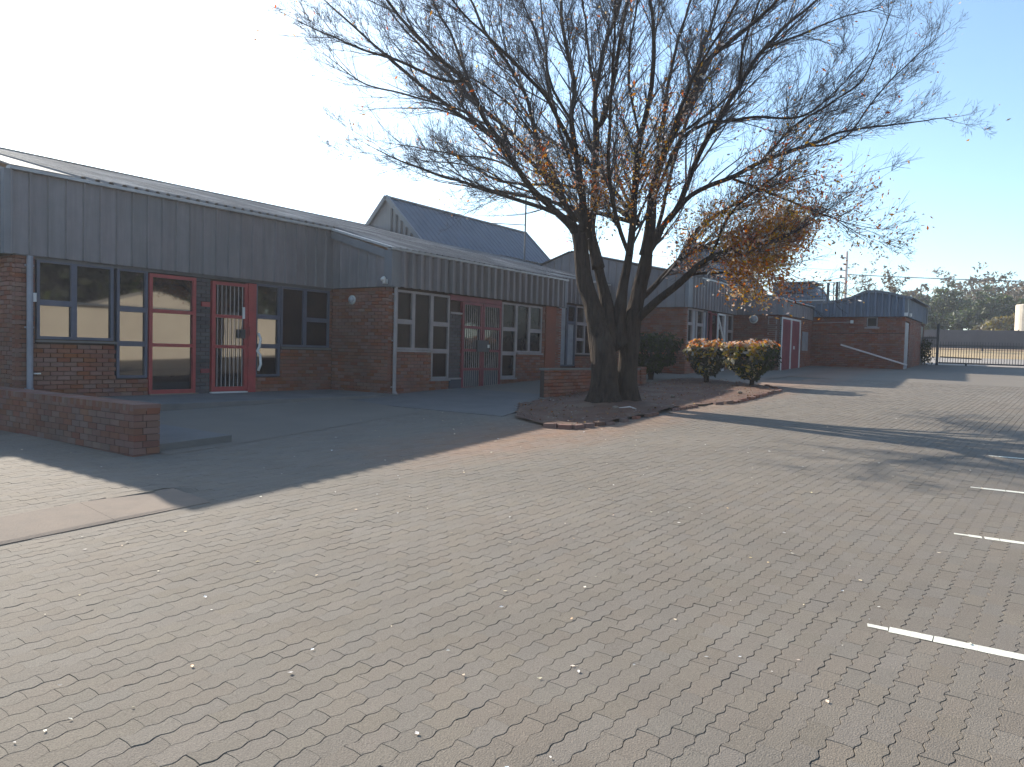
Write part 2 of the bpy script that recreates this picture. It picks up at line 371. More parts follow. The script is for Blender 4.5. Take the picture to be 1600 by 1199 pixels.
bay_line(4.12, .66, 4.26, -3.6, .08, 'white painted parking line nearest the camera on the grey pavers')
bay_line(6.37, .47, 6.5, -3.6, .07, 'second white parking line, sunlit, just beyond the nearest one')
bay_line(8.36, .50, 8.5, -3.6, .07, 'third white parking line, at the edge of the tree shadow')
bay_line(10.6, .46, 10.75, -3.6, .07, 'farthest faint parking line lying inside the tree shadow')

# kerb and raised apron at the left
apron = sheet('apron_paving', [(-6,6.1),(3.55,6.1),(3.55,14),(-6,14)], 0.045, M['yard'])
kb = root('concrete_kerb', (0, 5.8, gz(0,5.8)), 'pinkish concrete kerb of sloping blocks beside the raised paving at left', 'kerb')
for i in range(9):
    x1 = 3.62-i*0.78; x0 = x1-0.7775
    if i == 0: x0 = 2.8425
    q = MB()
    prof = [(5.585,-.03),(5.588,.006),(5.63,.016),(6.14,.064),(6.16,.06),(6.16,-.03)]
    vs = [(x0, y, gz(x0,y)+h) for y, h in prof]+[(x1, y, gz(x1,y)+(h if i or h < 0 else h*.7)) for y, h in prof]
    n_ = len(prof)
    q.add(vs, [tuple(range(n_)), tuple(range(2*n_-1, n_-1, -1))]+[(j, j+n_, (j+1) % n_+n_, (j+1) % n_) for j in range(n_)])
    q.build('kerb_block', M['concrete'], kb)

# ------------------------------------------------------------------ brickwork and cladding
BL, BH = 0.205, 0.073
def bricks(parent, axis, w0, s0, s1, z0, z1, holes=(), mname='brick', depth=0.1, sgn=1, bl=BL, bh=BH, name='brickwork'):
    """running bond of single bricks on a wall plane; axis 'x': wall along X facing -Y; axis 'y': wall along Y facing -X"""
    b = MB(); z = z0; r = 0; j = 0.011
    while z < z1-0.01:
        zt = min(z+bh-j, z1)
        s = s0-(bl/2 if r % 2 else 0)
        while s < s1:
            a, c = max(s, s0), min(s+bl-j, s1)
            segs = [(a, c)] if c-a > .02 else []
            for (h0, h1, hz0, hz1) in holes:
                if zt > hz0+.012 and z < hz1-.012:
                    ns = []
                    for (p, q) in segs:
                        if q <= h0 or p >= h1: ns.append((p, q)); continue
                        if p < h0-.02: ns.append((p, h0))
                        if q > h1+.02: ns.append((h1, q))
                    segs = ns
            for p, q in segs:
                o = w0+random.uniform(-.002, .002)
                if axis == 'x': b.box(p, q, o, w0+depth, z, zt)
                else: b.box(o, w0+depth, p, q, z, zt)
            s += bl
        z += bh; r += 1
    return stuff(b.build(name, M[mname], parent))

def cladding(parent, axis, w0, s0, s1, zb, zt, pitch=0.26, rib=0.05, dep=0.035, m='cladding', name='cladding_panel'):
    """vertical metal cladding, one object per panel; zb, zt numbers or functions of s"""
    fb = zb if callable(zb) else (lambda s: zb); ft = zt if callable(zt) else (lambda s: zt)
    n = max(1, round((s1-s0)/pitch)); p = (s1-s0)/n; cache = {}
    for i in range(n):
        a = s0+i*p; key = (round(ft(a),3), round(ft(a+p),3), round(fb(a),3))
        if key not in cache:
            prof = [(0,0),(rib*.25,-dep),(rib*.85,-dep),(rib*1.1,0),(rib*1.1+.004,.004),(p-.004,.004),(p,0)]
            b = MB()
            for (s, d) in prof:
                for z in (fb(a+s), ft(a+s)):
                    b.v.append((s, d, z) if axis == 'x' else (d, s, z))
            b.f = [(2*k, 2*k+2, 2*k+3, 2*k+1) for k in range(len(prof)-1)]
            cache[key] = b.mesh(name, M[m])
        o = link(name, cache[key], parent, (a, w0, 0) if axis == 'x' else (w0, a, 0))

def roof_sheets(parent, x0, x1, ya, za, yb, zb_, width=0.76, m='roof', ribs=4, name='roof_sheet', h=0.045):
    n = max(1, round((x1-x0)/width)); p = (x1-x0)/n; b = MB(); q = p/ribs; xs = []
    for k in range(ribs):
        o = k*q
        xs += [(o, 0), (o+q*.5, 0), (o+q*.6, h), (o+q*.85, h), (o+q*.95, 0)]
    xs.append((p+.006, .003))
    for s, d in xs: b.v += [(s, 0, d), (s, yb-ya, zb_-za+d)]
    b.f = [(2*k, 2*k+2, 2*k+3, 2*k+1) for k in range(len(xs)-1)]
    me = b.mesh(name, M[m])
    for i in range(n):
        o = link(name, me, parent, (x0+i*p, ya, za+(0.004 if i % 2 else 0)))

def frame_window(parent, axis, w0, s0, s1, z0, z1, fm='taupe', pm='glass', t=0.045, dep=0.09, label=None):
    """window > pane: one rectangular light in its frame"""
    f = MB()
    def bx(bb, a, c, d0, d1, z0_, z1_):
        if axis == 'x': bb.box(a, c, w0+d0, w0+d1, z0_, z1_)
        else: bb.box(w0+d0, w0+d1, a, c, z0_, z1_)
    bx(f, s0, s0+t, .0, dep, z0, z1); bx(f, s1-t, s1, .0, dep, z0, z1)
    bx(f, s0+t, s1-t, .001, dep, z0, z0+t); bx(f, s0+t, s1-t, .001, dep, z1-t, z1)
    o = f.build('window', M[fm], parent)
    if label: o['label'] = label
    g = MB(); bx(g, s0+t, s1-t, dep-.045, dep-.035, z0+t, z1-t)
    g.build('pane', M[pm], o)
    return o
def box_part(parent, name, m, *a, label=None):
    o = MB().box(*a).build(name, M[m], parent)
    if label: o['label'] = label
    return o
def shift_box(axis, w0, s0, s1, d0, d1, z0, z1):
    return (s0, s1, w0+d0, w0+d1, z0, z1) if axis == 'x' else (w0+d0, w0+d1, s0, s1, z0, z1)

# ------------------------------------------------------------------ front wing (blocks A, B and the recess C)
SOF = 2.84; FL = 0.59
wing = root('brick_wing', (4.95, 13, FL), 'long low red brick wing with grey metal fascia and red doors, nearest the camera', 'building')
AY, BY, CY = 13.0, 11.15, 12.0
AX0, AX1, BX1, CX1 = 5.05, 11.39, 18.2, 22.6
w = MB()
w.box(AX0+.105, AX1+.1, AY+.1, AY+.3, 0.2, SOF+1.2)              # backing walls behind the face bricks
w.box(AX1+.1, BX1-.02, BY+.1, BY+.3, 0.35, SOF+.7)
w.box(AX1+.1, AX1+.3, BY+.3, AY+.1, 0.35, SOF+.7)
w.box(BX1-.02, CX1+.3, CY+.1, CY+.3, 0.5, 3.8)
w.box(BX1-.3, BX1-.02, BY+.3, CY+.1, .5, 3.5)
w.box(AX0+.1, AX0+.3, AY+.3, 21, 0.1, SOF+1.2)
w.build('wall', M['mortar'], wing)
box_part(wing, 'soffit', 'soffit', AX0, AX1, AY-.03, AY+.09, SOF-.012, SOF)
# face bricks
HA = [(5.33,6.60,1.50,2.84),(6.60,7.17,.88,2.84),(7.17,8.10,.5,2.84),(8.10,8.39,.5,2.84),(8.39,9.38,.5,2.84),(9.38,10.02,.88,2.84),(10.02,11.33,1.5,2.84)]
bricks(wing, 'x', AY, AX0, AX1, .30, SOF-.015, HA)
bricks(wing, 'y', AX0, AY+.1, 15.6, .25, SOF-.015)
bricks(wing, 'x', AY+.012, 8.10, 8.39, FL, 2.78, (), 'slate_brick', .09)
bricks(wing, 'y', AX1, BY+.1, AY-.002, .50, SOF-.015)
HB = [(11.50,12.66,1.50,2.84),(12.66,13.28,.86,2.84),(13.28,13.72,.5,2.84),(13.72,15.3,.5,2.84),(15.3,15.98,.86,2.84),(15.98,17.2,1.50,2.84)]
bricks(wing, 'x', BY, AX1, BX1-.02, .48, SOF-.015, HB)
HC = [(19.35,20.45,1.15,3.1),(20.45,21.8,1.5,3.1)]
bricks(wing, 'x', CY, BX1-.02, CX1, .6, 3.08, HC)
# cladding on the fascias
EA, EB, EC = 4.11, 3.585, 3.87
cladding(wing, 'x', AY-.05, 4.95, AX1, SOF, EA, pitch=.27, rib=.035, dep=.045)
slopeR = (EA-EB)/(AY-BY)
cladding(wing, 'y', AX1-.05, BY+.14, AY-.06, SOF, lambda s: EB-.10+(s-BY)*slopeR, pitch=.28, rib=.03, dep=.02)
cladding(wing, 'x', BY-.05, AX1+.16, BX1+.02, SOF, EB, pitch=.262, rib=.12, dep=.09)
cladding(wing, 'y', 4.90, AY+.05, 16.5, SOF, lambda s: EA, pitch=.28, rib=.03, dep=.03)
cladding(wing, 'x', CY-.05, BX1+.12, CX1, 3.10, EC-.02, pitch=.25, rib=.12, dep=.09)
cladding(wing, 'y', BX1, BY, CY, SOF, lambda s: EB+(s-BY)*slopeR, pitch=.28)
for a_ in ((4.87, 4.99, AY-.09, AY+.03, SOF-.01, EA), (BX1+.0, BX1+.11, BY-.08, BY+.02, SOF-.01, EB)): MB().box(*a_).build('corner_trim', M['trim'], wing)
t = MB()
t.box(AX1-.115, AX1+.16, BY-.09, BY+.13, SOF-.01, EB)
t.build('corner_trim', M['trim'], wing); t = MB()
def slab_y(bb, x0, x1, ya, yb, za, zb_, th):
    bb.add([(x0,ya,za),(x1,ya,za),(x1,yb,zb_),(x0,yb,zb_),(x0,ya,za+th),(x1,ya,za+th),(x1,yb,zb_+th),(x0,yb,zb_+th)],
           [(0,3,2,1),(4,5,6,7),(0,1,5,4),(1,2,6,5),(2,3,7,6),(3,0,4,7)])
slab_y(t, AX1-.12, AX1-.02, BY+.13, AY-.06, EB-.15, EA-.17, .17)
t.build('fascia_trim', M['trim'], wing)
g = MB()
g.box(4.93, AX1-.1, AY-.13, AY+.0, EA, EA+.05)
slab_y(g, AX1-.16, AX1-.02, BY-.1, AY-.1, EB+.01, EA+.0, .05)
g.box(AX1-.16, BX1+.12, BY-.13, BY-.0, EB+.002, EB+.045)
g.box(BX1+.0, CX1, CY-.13, CY+.0, EC-.02, EC+.03)
g.build('gutter', M['gutter'], wing)
RY, RZ = 19.0, 4.13+slopeR*(19.0-13)
RY, RZ = 19.0, EA+.04+0.045+(19-13)*0.25
MB().add([(4.95,AY-.1,EA+.07),(5.85,AY-.1,EA+.07),(5.85,RY,RZ+.02),(4.95,AY-.1,EA+.04),(5.85,AY-.1,EA+.04),(5.85,RY,RZ-.01)],[(0,1,2),(5,4,3),(0,2,5,3),(0,3,4,1)]).build('roof_sheet', M['roof'], wing)  # left edge slanted to shape the shadow on the yard
MB().add([(4.95,AY,EA),(5.85,RY,EA),(4.95,RY,EA),(4.95,AY,EA-.05),(5.85,RY,EA-.05),(4.95,RY,EA-.05)],[(0,1,2),(5,4,3),(0,3,4,1),(0,2,5,3)]).build('flat_roof', M['roof'], wing)
MB().add([(5.0,AY+.02,EA),(5.83,RY,EA),(5.83,RY,RZ-.02)],[(0,1,2)]).build('verge_panel', M['cladding'], wing)
roof_sheets(wing, 5.85, 6.75, AY-.1, EA+.05, RY, RZ, width=.9)
roof_sheets(wing, 6.75, AX1-.02, AY-.1, EA+.05, RY, RZ)
MB().box(-12, 5.9, 18.95, 19.3, 0, RZ).build('unseen_rear_wall', M['cladding'], wing)  # out-of-view wall added to cast the shadow at the far left
roof_sheets(wing, AX1-.02, BX1+.10, BY-.1, EB+.03, AY-.1, EA+.05, ribs=4)
roof_sheets(wing, AX1-.02, CX1, AY-.1, EA+.05, RY, RZ)
roof_sheets(wing, BX1+.10, CX1, CY-.1, EC+.02, AY-.1, EA+.05)
rr = MB(); slab_y(rr, 5.9, 38, RY, RY+6.5, RZ, RZ-1.7, .03); rr.build('rear_roof', M['roof'], wing)
rr = MB(); rr.box(6.6, 30, RY-.12, RY+.12, RZ+.0, RZ+.05); rr.build('ridge_cap', M['roof'], wing)
roof_sheets(wing, CX1, 30, 16.5, RZ-.6, RY, RZ)

# windows of block A
W_ = lambda *a, **k: frame_window(wing, 'x', *a, **k)
for s0, s1, z0, z1, pm in [(5.36,5.92,2.12,2.80,'glass'),(5.36,5.92,1.54,2.12,'glass'),(5.92,6.56,1.54,2.80,'glass'),
                           (6.62,7.16,2.10,2.80,'glass'),(6.62,7.16,1.50,2.10,'glass'),(6.62,7.16,.90,1.50,'glass'),
                           (9.40,10.00,2.12,2.78,'glass'),(9.40,10.00,1.52,2.12,'glass'),(9.40,10.00,.90,1.52,'glass'),
                           (10.02,10.64,1.52,2.78,'dull_glass'),(10.64,11.32,2.12,2.78,'dull_glass'),(10.64,11.32,1.52,2.12,'dull_glass')]:
    W_(AY, s0, s1, z0, z1, 'steelblue', pm)
box_part(wing, 'window_sill', 'slab', 5.33, 6.60, AY-.03, AY+.03, 1.49, 1.525)
box_part(wing, 'window_sill', 'slab', 10.03, 11.36, AY-.03, AY+.03, 1.475, 1.51)
box_part(wing, 'lintel', 'soffit', 5.33, 11.36, AY-.004, AY+.1, 2.785, 2.828)
# red glazed screen
scr = root('tmp', (7.17, AY, FL), '', ''); bpy.data.objects.remove(scr)
def glazed(parent, name, x0, x1, y, levels, zb, zt, m, t=.06, label=None, bars=0, kick=None, pm='glass'):
    f = MB(); f.box(x0, x0+t, y-.02, y+.07, zb, zt); f.box(x1-t, x1, y-.02, y+.07, zb, zt)
    zs = [zb]+levels+[zt]
    for i, z in enumerate(zs):
        h = .09 if i == 0 else .06
        a, c = (z, z+h) if i == 0 else ((z-h, z) if i == len(zs)-1 else (z-h/2, z+h/2))
        f.box(x0+t, x1-t, y-.018, y+.068, a, c)
    o = f.build(name, M[m], parent)
    if label: o['label'] = label
    for i in range(len(zs)-1):
        q = MB(); q.box(x0+t, x1-t, y+.03, y+.04, zs[i]+(.09 if i == 0 else .03), zs[i+1]-(.06 if i == len(zs)-2 else .03))
        if kick and i < kick: q.build('kick_panel', M['panel_dark'], o)
        else: q.build('pane', M[pm], o)
    if bars:
        n_ = bars; q = MB(); q.tube([(0,0,zb+.08),(0,0,zt-.05)], .009, 6); me = q.mesh('security_bar', M['bar'])
        for k in range(n_):
            link('security_bar', me, o, (x0+t+(x1-x0-2*t)*(k+.5)/n_, y-.008, 0))
    return o
glazed(wing, 'glazed_screen', 7.18, 8.08, AY, [1.49, 2.10], FL, 2.76, 'red', label='red framed fixed glazed screen')
d1 = glazed(wing, 'door', 8.42, 9.20, AY, [1.49, 2.08], FL+.03, 2.74, 'red', t=.07, bars=7, label='red glazed door behind white security bars')
box_part(d1, 'lock', 'dark_metal', 9.02, 9.13, AY-.05, AY-.01, 1.66, 1.84)
box_part(d1, 'notice', 'white', 9.075, 9.125, AY-.035, AY-.022, 2.05, 2.28)
jm = box_part(wing, 'door_jamb', 'red', 9.20, 9.37, AY-.06, AY+.07, FL, 2.76)
box_part(wing, 'call_box', 'red', 9.19, 9.33, AY-.12, AY-.061, 1.72, 1.90)
box_part(wing, 'threshold', 'white', 8.38, 9.16, AY-.10, AY-.01, FL+.0, FL+.025)
box_part(wing, 'threshold', 'concrete', 7.16, 8.12, AY-.08, AY-.021, FL, FL+.02)
box_part(wing, 'red_tile', 'red', 8.20, 8.38, AY-.004, AY+.02, 2.24, 2.33)
box_part(wing, 'red_tile', 'wine', 8.20, 8.38, AY-.004, AY+.02, .98, 1.06)
box_part(wing, 'wall_box', 'white', 5.27, 5.335, AY-.05, AY-.004, 2.12, 2.26, label='small white box on the wall beside the left window')
box_part(wing, 'wall_tap', 'white', 5.30, 5.40, AY-.05, AY-.004, .98, 1.0)
# hanging hose or cloth beside the door
h = MB(); h.tube([(9.42,AY-.06,1.78),(9.47,AY-.07,1.66),(9.45,AY-.06,1.5),(9.40,AY-.06,1.42),(9.47,AY-.06,1.34),(9.48,AY-.07,1.15),(9.43,AY-.06,1.02)], .028, 7)
h.build('white_hose', M['white'], wing, smooth=True)

# windows of block B (pale frames)
for s0, s1, z0, z1 in [(11.52,12.06,2.12,2.79),(11.52,12.06,1.52,2.12),(12.06,12.66,1.52,2.79),
                       (12.66,13.27,2.12,2.79),(12.66,13.27,1.51,2.12),(12.66,13.27,.88,1.51),
                       (15.32,15.96,2.12,2.79),(15.32,15.96,1.50,2.12),(15.32,15.96,.88,1.50),
                       (15.96,16.56,1.53,2.79),(16.56,17.18,2.12,2.79),(16.56,17.18,1.53,2.12)]:
    frame_window(wing, 'x', BY, s0, s1, z0, z1, 'taupe', 'dull_glass', t=.05)
box_part(wing, 'window_sill', 'taupe', 11.49, 12.64, BY-.04, BY+.05, 1.475, 1.515)
box_part(wing, 'window_sill', 'taupe', 15.99, 17.22, BY-.04, BY+.05, 1.48, 1.525)
box_part(wing, 'window_sill', 'taupe', 12.62, 13.30, BY-.04, BY+.05, .835, .875)
box_part(wing, 'window_sill', 'taupe', 15.28, 15.98, BY-.04, BY+.05, .835, .875)
bricks(wing, 'x', BY+.015, 13.29, 13.71, .90, 2.38, (), 'slate_brick', .08)
box_part(wing, 'vent_grille', 'taupe', 13.29, 13.71, BY-.02, BY+.06, 2.38, 2.425)
box_part(wing, 'vent_grille', 'taupe', 13.27, 13.71, BY-.03, BY+.06, .865, .90)
box_part(wing, 'meter_box', 'panel_dark', 13.29, 13.71, BY-.02, BY+.08, .56, .86)
box_part(wing, 'lintel', 'wine', 13.29, 15.3, BY+.0, BY+.1, 2.70, 2.82)
glazed(wing, 'door', 13.74, 14.50, BY+.01, [1.10, 1.55, 2.10], FL, 2.69, 'wine', t=.06, bars=8, kick=1, label='left leaf of the wine red barred double door')
glazed(wing, 'door', 14.53, 15.28, BY+.01, [1.10, 1.55, 2.10], FL, 2.69, 'wine', t=.06, bars=8, kick=1, label='right leaf of the wine red barred double door')
box_part(wing, 'door_lock', 'dark_metal', 14.28, 14.74, BY-.05, BY-.012, 1.52, 1.80)
box_part(wing, 'padlock', 'white', 14.66, 14.72, BY-.075, BY-.052, 1.62, 1.70)
box_part(wing, 'wall_pier', 'brick', 17.33, 17.84, BY-.03, BY-.003, .6, SOF-.02)
box_part(wing, 'step', 'slab', 13.6, 15.4, BY-.5, BY-.03, .45, .575)
# downpipes
def pipe(parent, x, y, z0, z1, r=.045, m='pipe'):
    b = MB(); b.tube([(x,y,z0),(x,y,z1)], r, 10)
    for z in (z0+.15, (z0+z1)/2, z1-.15): b.box(x-.06, x+.06, y, y+.05, z-.015, z+.015)
    b.tube([(x,y,z0+.06),(x,y-.04,z0+.0),(x,y-.09,z0-.03)], r, 10)
    return b.build('downpipe', M[m], parent)
pipe(wing, 5.235, AY-.06, .60, SOF-.01); pipe(wing, AX1+.055, BY-.055, .58, SOF-.01, .04, 'taupe')
# bulkhead lamps and a camera
def bulkhead(parent, x, y, z, ax='y', r=.10, big=1):
    b = MB(); ring = MB()
    for bb, prof in ((b, [(r,0),(r,.03),(r*.85,.035),(r*.80,.035)]), (ring, [(r*.80,.03),(r*.74,.06),(r*.5,.085),(r*.2,.098),(.005,.10)])):
        bb.lathe((0,0,0), prof, 20)
        bb.v = [((-q[2], q[0], q[1]) if ax == 'y' else (q[0], -q[2], q[1])) for q in bb.v]
        bb.v = [(q[0]+x, q[1]+y, q[2]+z) for q in bb.v]
    o = b.build('bulkhead_lamp', M['white'], parent); ring.build('lamp_glass', M['curtain'], o, smooth=True); return o
bulkhead(wing, AX1-.002, 12.34, 2.58)
sc = MB(); sc.box(AX1-.13, AX1-.118, BY+.02, BY+.12, 2.88, 2.98); sc.tube([(AX1-.13,BY+.07,2.95),(AX1-.21,BY+.05,2.99),(AX1-.27,BY+.03,2.96)], [.03,.045,.04], 10)
sc.tube([(AX1-.21,BY+.05,2.99),(AX1-.21,BY+.03,2.88)], [.04,.035], 10)
sc.build('security_camera', M['white'], wing, smooth=True)
# C: open door with pale curtain and windows
for s0, s1, z0, z1, pm in [(19.4,19.92,1.15,3.05,'curtain'),(19.92,20.42,2.5,3.05,'glass'),(19.92,20.42,1.15,2.5,'curtain'),
                           (20.46,21.0,2.5,3.05,'glass'),(20.46,21.0,2.0,2.5,'glass'),(20.46,21.0,1.52,2.0,'glass'),
                           (21.0,21.75,2.5,3.05,'glass'),(21.0,21.75,1.52,2.5,'glass')]:
    frame_window(wing, 'x', CY, s0, s1, z0, z1, 'taupe' if s0 > 20 else 'steelblue', pm, t=.05)

# lantern on the ridge
def lantern(parent, x0, x1, yr, zr, yf, zf, yb, zb_, m='slate_roof'):
    dx = x1-x0
    n = round(dx/.30); p = dx/n; b = MB()
    for k, (s, d) in enumerate([(0,0),(p*.55,0),(p*.65,.03),(p*.9,.03),(p,0)]):
        b.v += [(s, yf-yr, zf-zr+d), (s, 0, d)]
    b.f = [(2*k, 2*k+2, 2*k+3, 2*k+1) for k in range(4)]
    me = b.mesh('lantern_sheet', M[m])
    o = MB().add([(x0+.02,yf,zf-.03),(x0+.02,yr,zr-.03),(x0+.02,yb,zb_-.03),(x1-.02,yf,zf-.03),(x1-.02,yr,zr-.03),(x1-.02,yb,zb_-.03)],
                 [(0,1,2),(5,4,3),(0,3,4,1),(1,4,5,2)]).build('roof_lantern', M['cladding'], parent)
    for i in range(n): link('lantern_sheet', me, o, (x0+i*p, yr, zr))
    q = MB(); q.bar((x0-.03,yf,zf+.0),(x0-.03,yr,zr+.02),.10,.14); q.bar((x0-.03,yr,zr+.02),(x0-.03,yb,zb_),.10,.14); q.box(x0-.05,x1+.05,yr-.07,yr+.07,zr+.0,zr+.05)
    q.bar((x1+.02,yf,zf+.0),(x1+.02,yr,zr+.02),.08,.10)
    q.build('verge_trim', M['trim'], o)
    for k in range(1, 7):
        y = yf+(yr-yf)*k/7*1.0; z = zf+(zr-zf)*k/7
        q = MB(); q.box(x0-.012, x0+.018, y-.03, y+.03, zf-.3, z-.16); q.build('vent_slat', M['dark_metal'], o)
    return o
lantern(wing, 18.3, 26.6, 18.25, 6.65, 16.65, 5.09, 19.6, 5.3)
# television aerial
an = root('television_aerial', (22.0, 15.1, 4.7), 'thin television aerial with two crossbars above the ridge', 'aerial')
b = MB(); b.tube([(22.0,15.1,4.65),(22.0,15.1,7.15)], .03, 6); b.build('mast', M['wire'], an)
b = MB(); b.tube([(22.0,15.1,7.12),(21.35,16.6,7.35)], .035, 5); b.build('crossbar', M['wire'], an)
for k in range(6):
    f = k/5; q = MB(); c = Vector((22.0-.65*f, 15.1+1.5*f, 7.12+.23*f)); q.tube([c+Vector((-.15,-.07,0)), c+Vector((.15,.07,0))], .008, 4); q.build('element', M['wire'], an)
b = MB(); b.tube([(22.0,15.1,6.05),(21.35,16.6,6.15)], .016, 5); b.build('crossbar', M['wire'], an)

# ------------------------------------------------------------------ second block behind the clipped bushes (D, E)
DY, EY, DX0, DX1, EX1 = 9.2, 7.5, 22.5, 27.0, 31.2
blk = root('brick_block', (22.5, 9.2, .98), 'second brick block with ribbed fascia and pink double door behind the clipped bushes', 'building')
SD = 3.11; ED = 4.08; EE = 3.62
w = MB()
w.box(DX0+.1, DX1+.1, DY+.1, DY+.3, .8, 4.0); w.box(DX0+.1, DX0+.3, DY+.3, 18, .8, 4.0)
w.box(DX1+.1, DX1+.3, EY+.3, DY+.1, .9, 3.6); w.box(DX1+.1, EX1+.3, EY+.1, EY+.3, .9, 3.6)
w.build('wall', M['mortar'], blk)
bricks(blk, 'y', DX0, DY+.1, 13.5, .80, SD-.01)
bricks(blk, 'x', DY, DX0, DX1, .80, SD-.01, [(22.62,26.95,1.98,3.1),(24.70,25.4,1.0,3.1)])
bricks(blk, 'y', DX1, EY+.1, DY, .95, SD-.01)
bricks(blk, 'x', EY, DX1, EX1, .95, SD-.01, [(27.05,29.5,.9,3.0)])
cladding(blk, 'x', DY-.05, DX0+.3, DX1, SD, ED, pitch=.262, rib=.12, dep=.09)
sD = .225
cladding(blk, 'y', DX0-.05, DY+.05, 13.5, SD, lambda s: ED+(s-DY)*sD, pitch=.30, rib=.03, dep=.03)
cladding(blk, 'y', DX0-.05, 13.5, 17.5, SD, lambda s: ED+4.3*sD-(s-13.5)*.35, pitch=.30, rib=.03, dep=.03)
cladding(blk, 'y', DX1-.05, EY+.1, DY-.06, SD, lambda s: EE-.02+(s-EY)*.25, pitch=.28, rib=.03, dep=.02)
cladding(blk, 'x', EY-.05, DX1+.1, EX1, SD, EE-.02, pitch=.35, rib=.02, dep=.01)
for a_ in ((DX0-.09, DX0+.28, DY-.09, DY+.03, SD-.01, ED), (DX1-.1, DX1+.12, EY-.09, EY+.1, SD-.01, EE)): MB().box(*a_).build('corner_trim', M['trim'], blk)
g = MB(); g.box(DX0+1.0, DX1-.1, DY-.12, DY, ED+.01, ED+.05); g.box(DX1-.1, EX1, EY-.12, EY, EE, EE+.045); slab_y(g, DX1-.14, DX1-.04, EY-.1, DY-.1, EE, ED, .05); g.build('gutter', M['gutter'], blk)
roof_sheets(blk, DX0-.1, DX1-.02, DY-.1, ED+.04, 13.5, ED+4.3*sD+.04)
roof_sheets(blk, DX1-.02, EX1+.2, EY-.1, EE+.03, 13.5, ED+4.3*sD+.04)
rr = MB(); slab_y(rr, DX0-.1, EX1+.2, 13.5, 18, ED+4.3*sD+.02, 3.6, .03); rr.build('rear_roof', M['roof'], blk)
for s0, s1, z0, z1, fm, pm in [(22.64,23.05,2.60,3.09,'taupe','glass'),(22.64,23.05,2.0,2.60,'taupe','glass'),(23.05,23.42,2.0,3.09,'taupe','curtain'),
     (23.42,23.98,2.60,3.09,'taupe','glass'),(23.42,23.98,2.0,2.60,'taupe','glass'),(23.98,24.35,2.0,3.09,'steelblue','curtain'),(24.35,24.72,2.0,3.09,'wine','glass'),
     (25.40,25.90,2.58,3.09,'taupe','glass'),(25.40,25.90,2.0,2.58,'taupe','glass'),(25.90,26.35,2.0,3.09,'taupe','curtain'),(26.35,26.92,2.5,3.09,'taupe','glass'),(26.35,26.92,2.0,2.5,'taupe','glass')]:
    frame_window(blk, 'x', DY, s0, s1, z0, z1, fm, pm, t=.05)
box_part(blk, 'window_sill', 'taupe', 22.6, 24.7, DY-.04, DY+.05, 1.95, 1.995)
box_part(blk, 'window_sill', 'taupe', 25.4, 26.95, DY-.04, DY+.05, 1.95, 1.995)
glazed(blk, 'door', 24.72, 25.38, DY+.01, [1.9], 1.0, 3.05, 'wine', kick=1, label='dark red door between the windows')
gt = MB()   # white gate leaf with a diagonal brace in front of it
gx0, gx1, gy = 24.66, 25.32, DY-.25
for a_, b_ in (((gx0,gy,1.05),(gx0,gy,3.0)),((gx1,gy,1.05),(gx1,gy,3.0)),((gx0,gy,3.0),(gx1,gy,3.0)),((gx0,gy,1.98),(gx1,gy,1.98)),((gx0,gy,1.86),(gx1,gy,1.86)),((gx0,gy,2.95),(gx1,gy,2.05)),((gx0,gy,1.08),(gx1,gy,1.08))):
    gt.bar(a_, b_, .05, .04, (0,1,0))
for k in range(1, 6):
    xx = gx0+(gx1-gx0)*k/6; gt.bar((xx,gy,1.08),(xx,gy,1.86), .02)
tag(gt.build('white_gate_leaf', M['white']), 'white metal gate leaf with diagonal brace leaning by the windows behind the bushes', 'gate')
bulkhead(blk, DX1-.002, 8.48, 2.95, r=.15)
frame_window(blk, 'y', DX1, 7.66, 7.98, 1.9, 3.05, 'taupe', 'curtain', t=.04)
f = MB()
for a_, c_ in ((27.0,27.06),(28.18,28.26),(29.40,29.48)): f.box(a_, c_, EY-.03, EY+.06, 1.02, 3.03)
f.box(27.06, 29.40, EY-.028, EY+.06, 2.97, 3.03); f.box(27.06, 28.18, EY-.028, EY+.06, 1.02, 1.08)
f.build('door_frame', M['white'], blk)
M['pink'] = mat('pink', (0.27,0.07,0.085), (0.2,0.055,0.068), 3, 0.6)
for x0, x1 in ((27.06,28.18),(28.26,29.40)):
    d = box_part(blk, 'door', 'pink', x0, x1, EY+.01, EY+.05, 1.08, 2.97)
    n_ = 7; me = MB().box(-.012, .012, -.012, .0, 1.15, 2.9).mesh('bar', M['pink'])
    for k in range(n_): link('bar', me, d, (x0+(x1-x0)*(k+.5)/n_, EY-.004, 0))
box_part(blk, 'door_plate', 'white', 28.55, 28.72, EY-.03, EY-.018, 1.92, 2.04)
box_part(blk, 'notice_board', 'curtain', 29.8, 30.6, EY-.03, EY-.004, 1.9, 2.62)
lantern(blk, 27.5, 32.5, 11.0, 5.9, 9.6, 4.16, 12.4, 4.2, 'slate_roof')

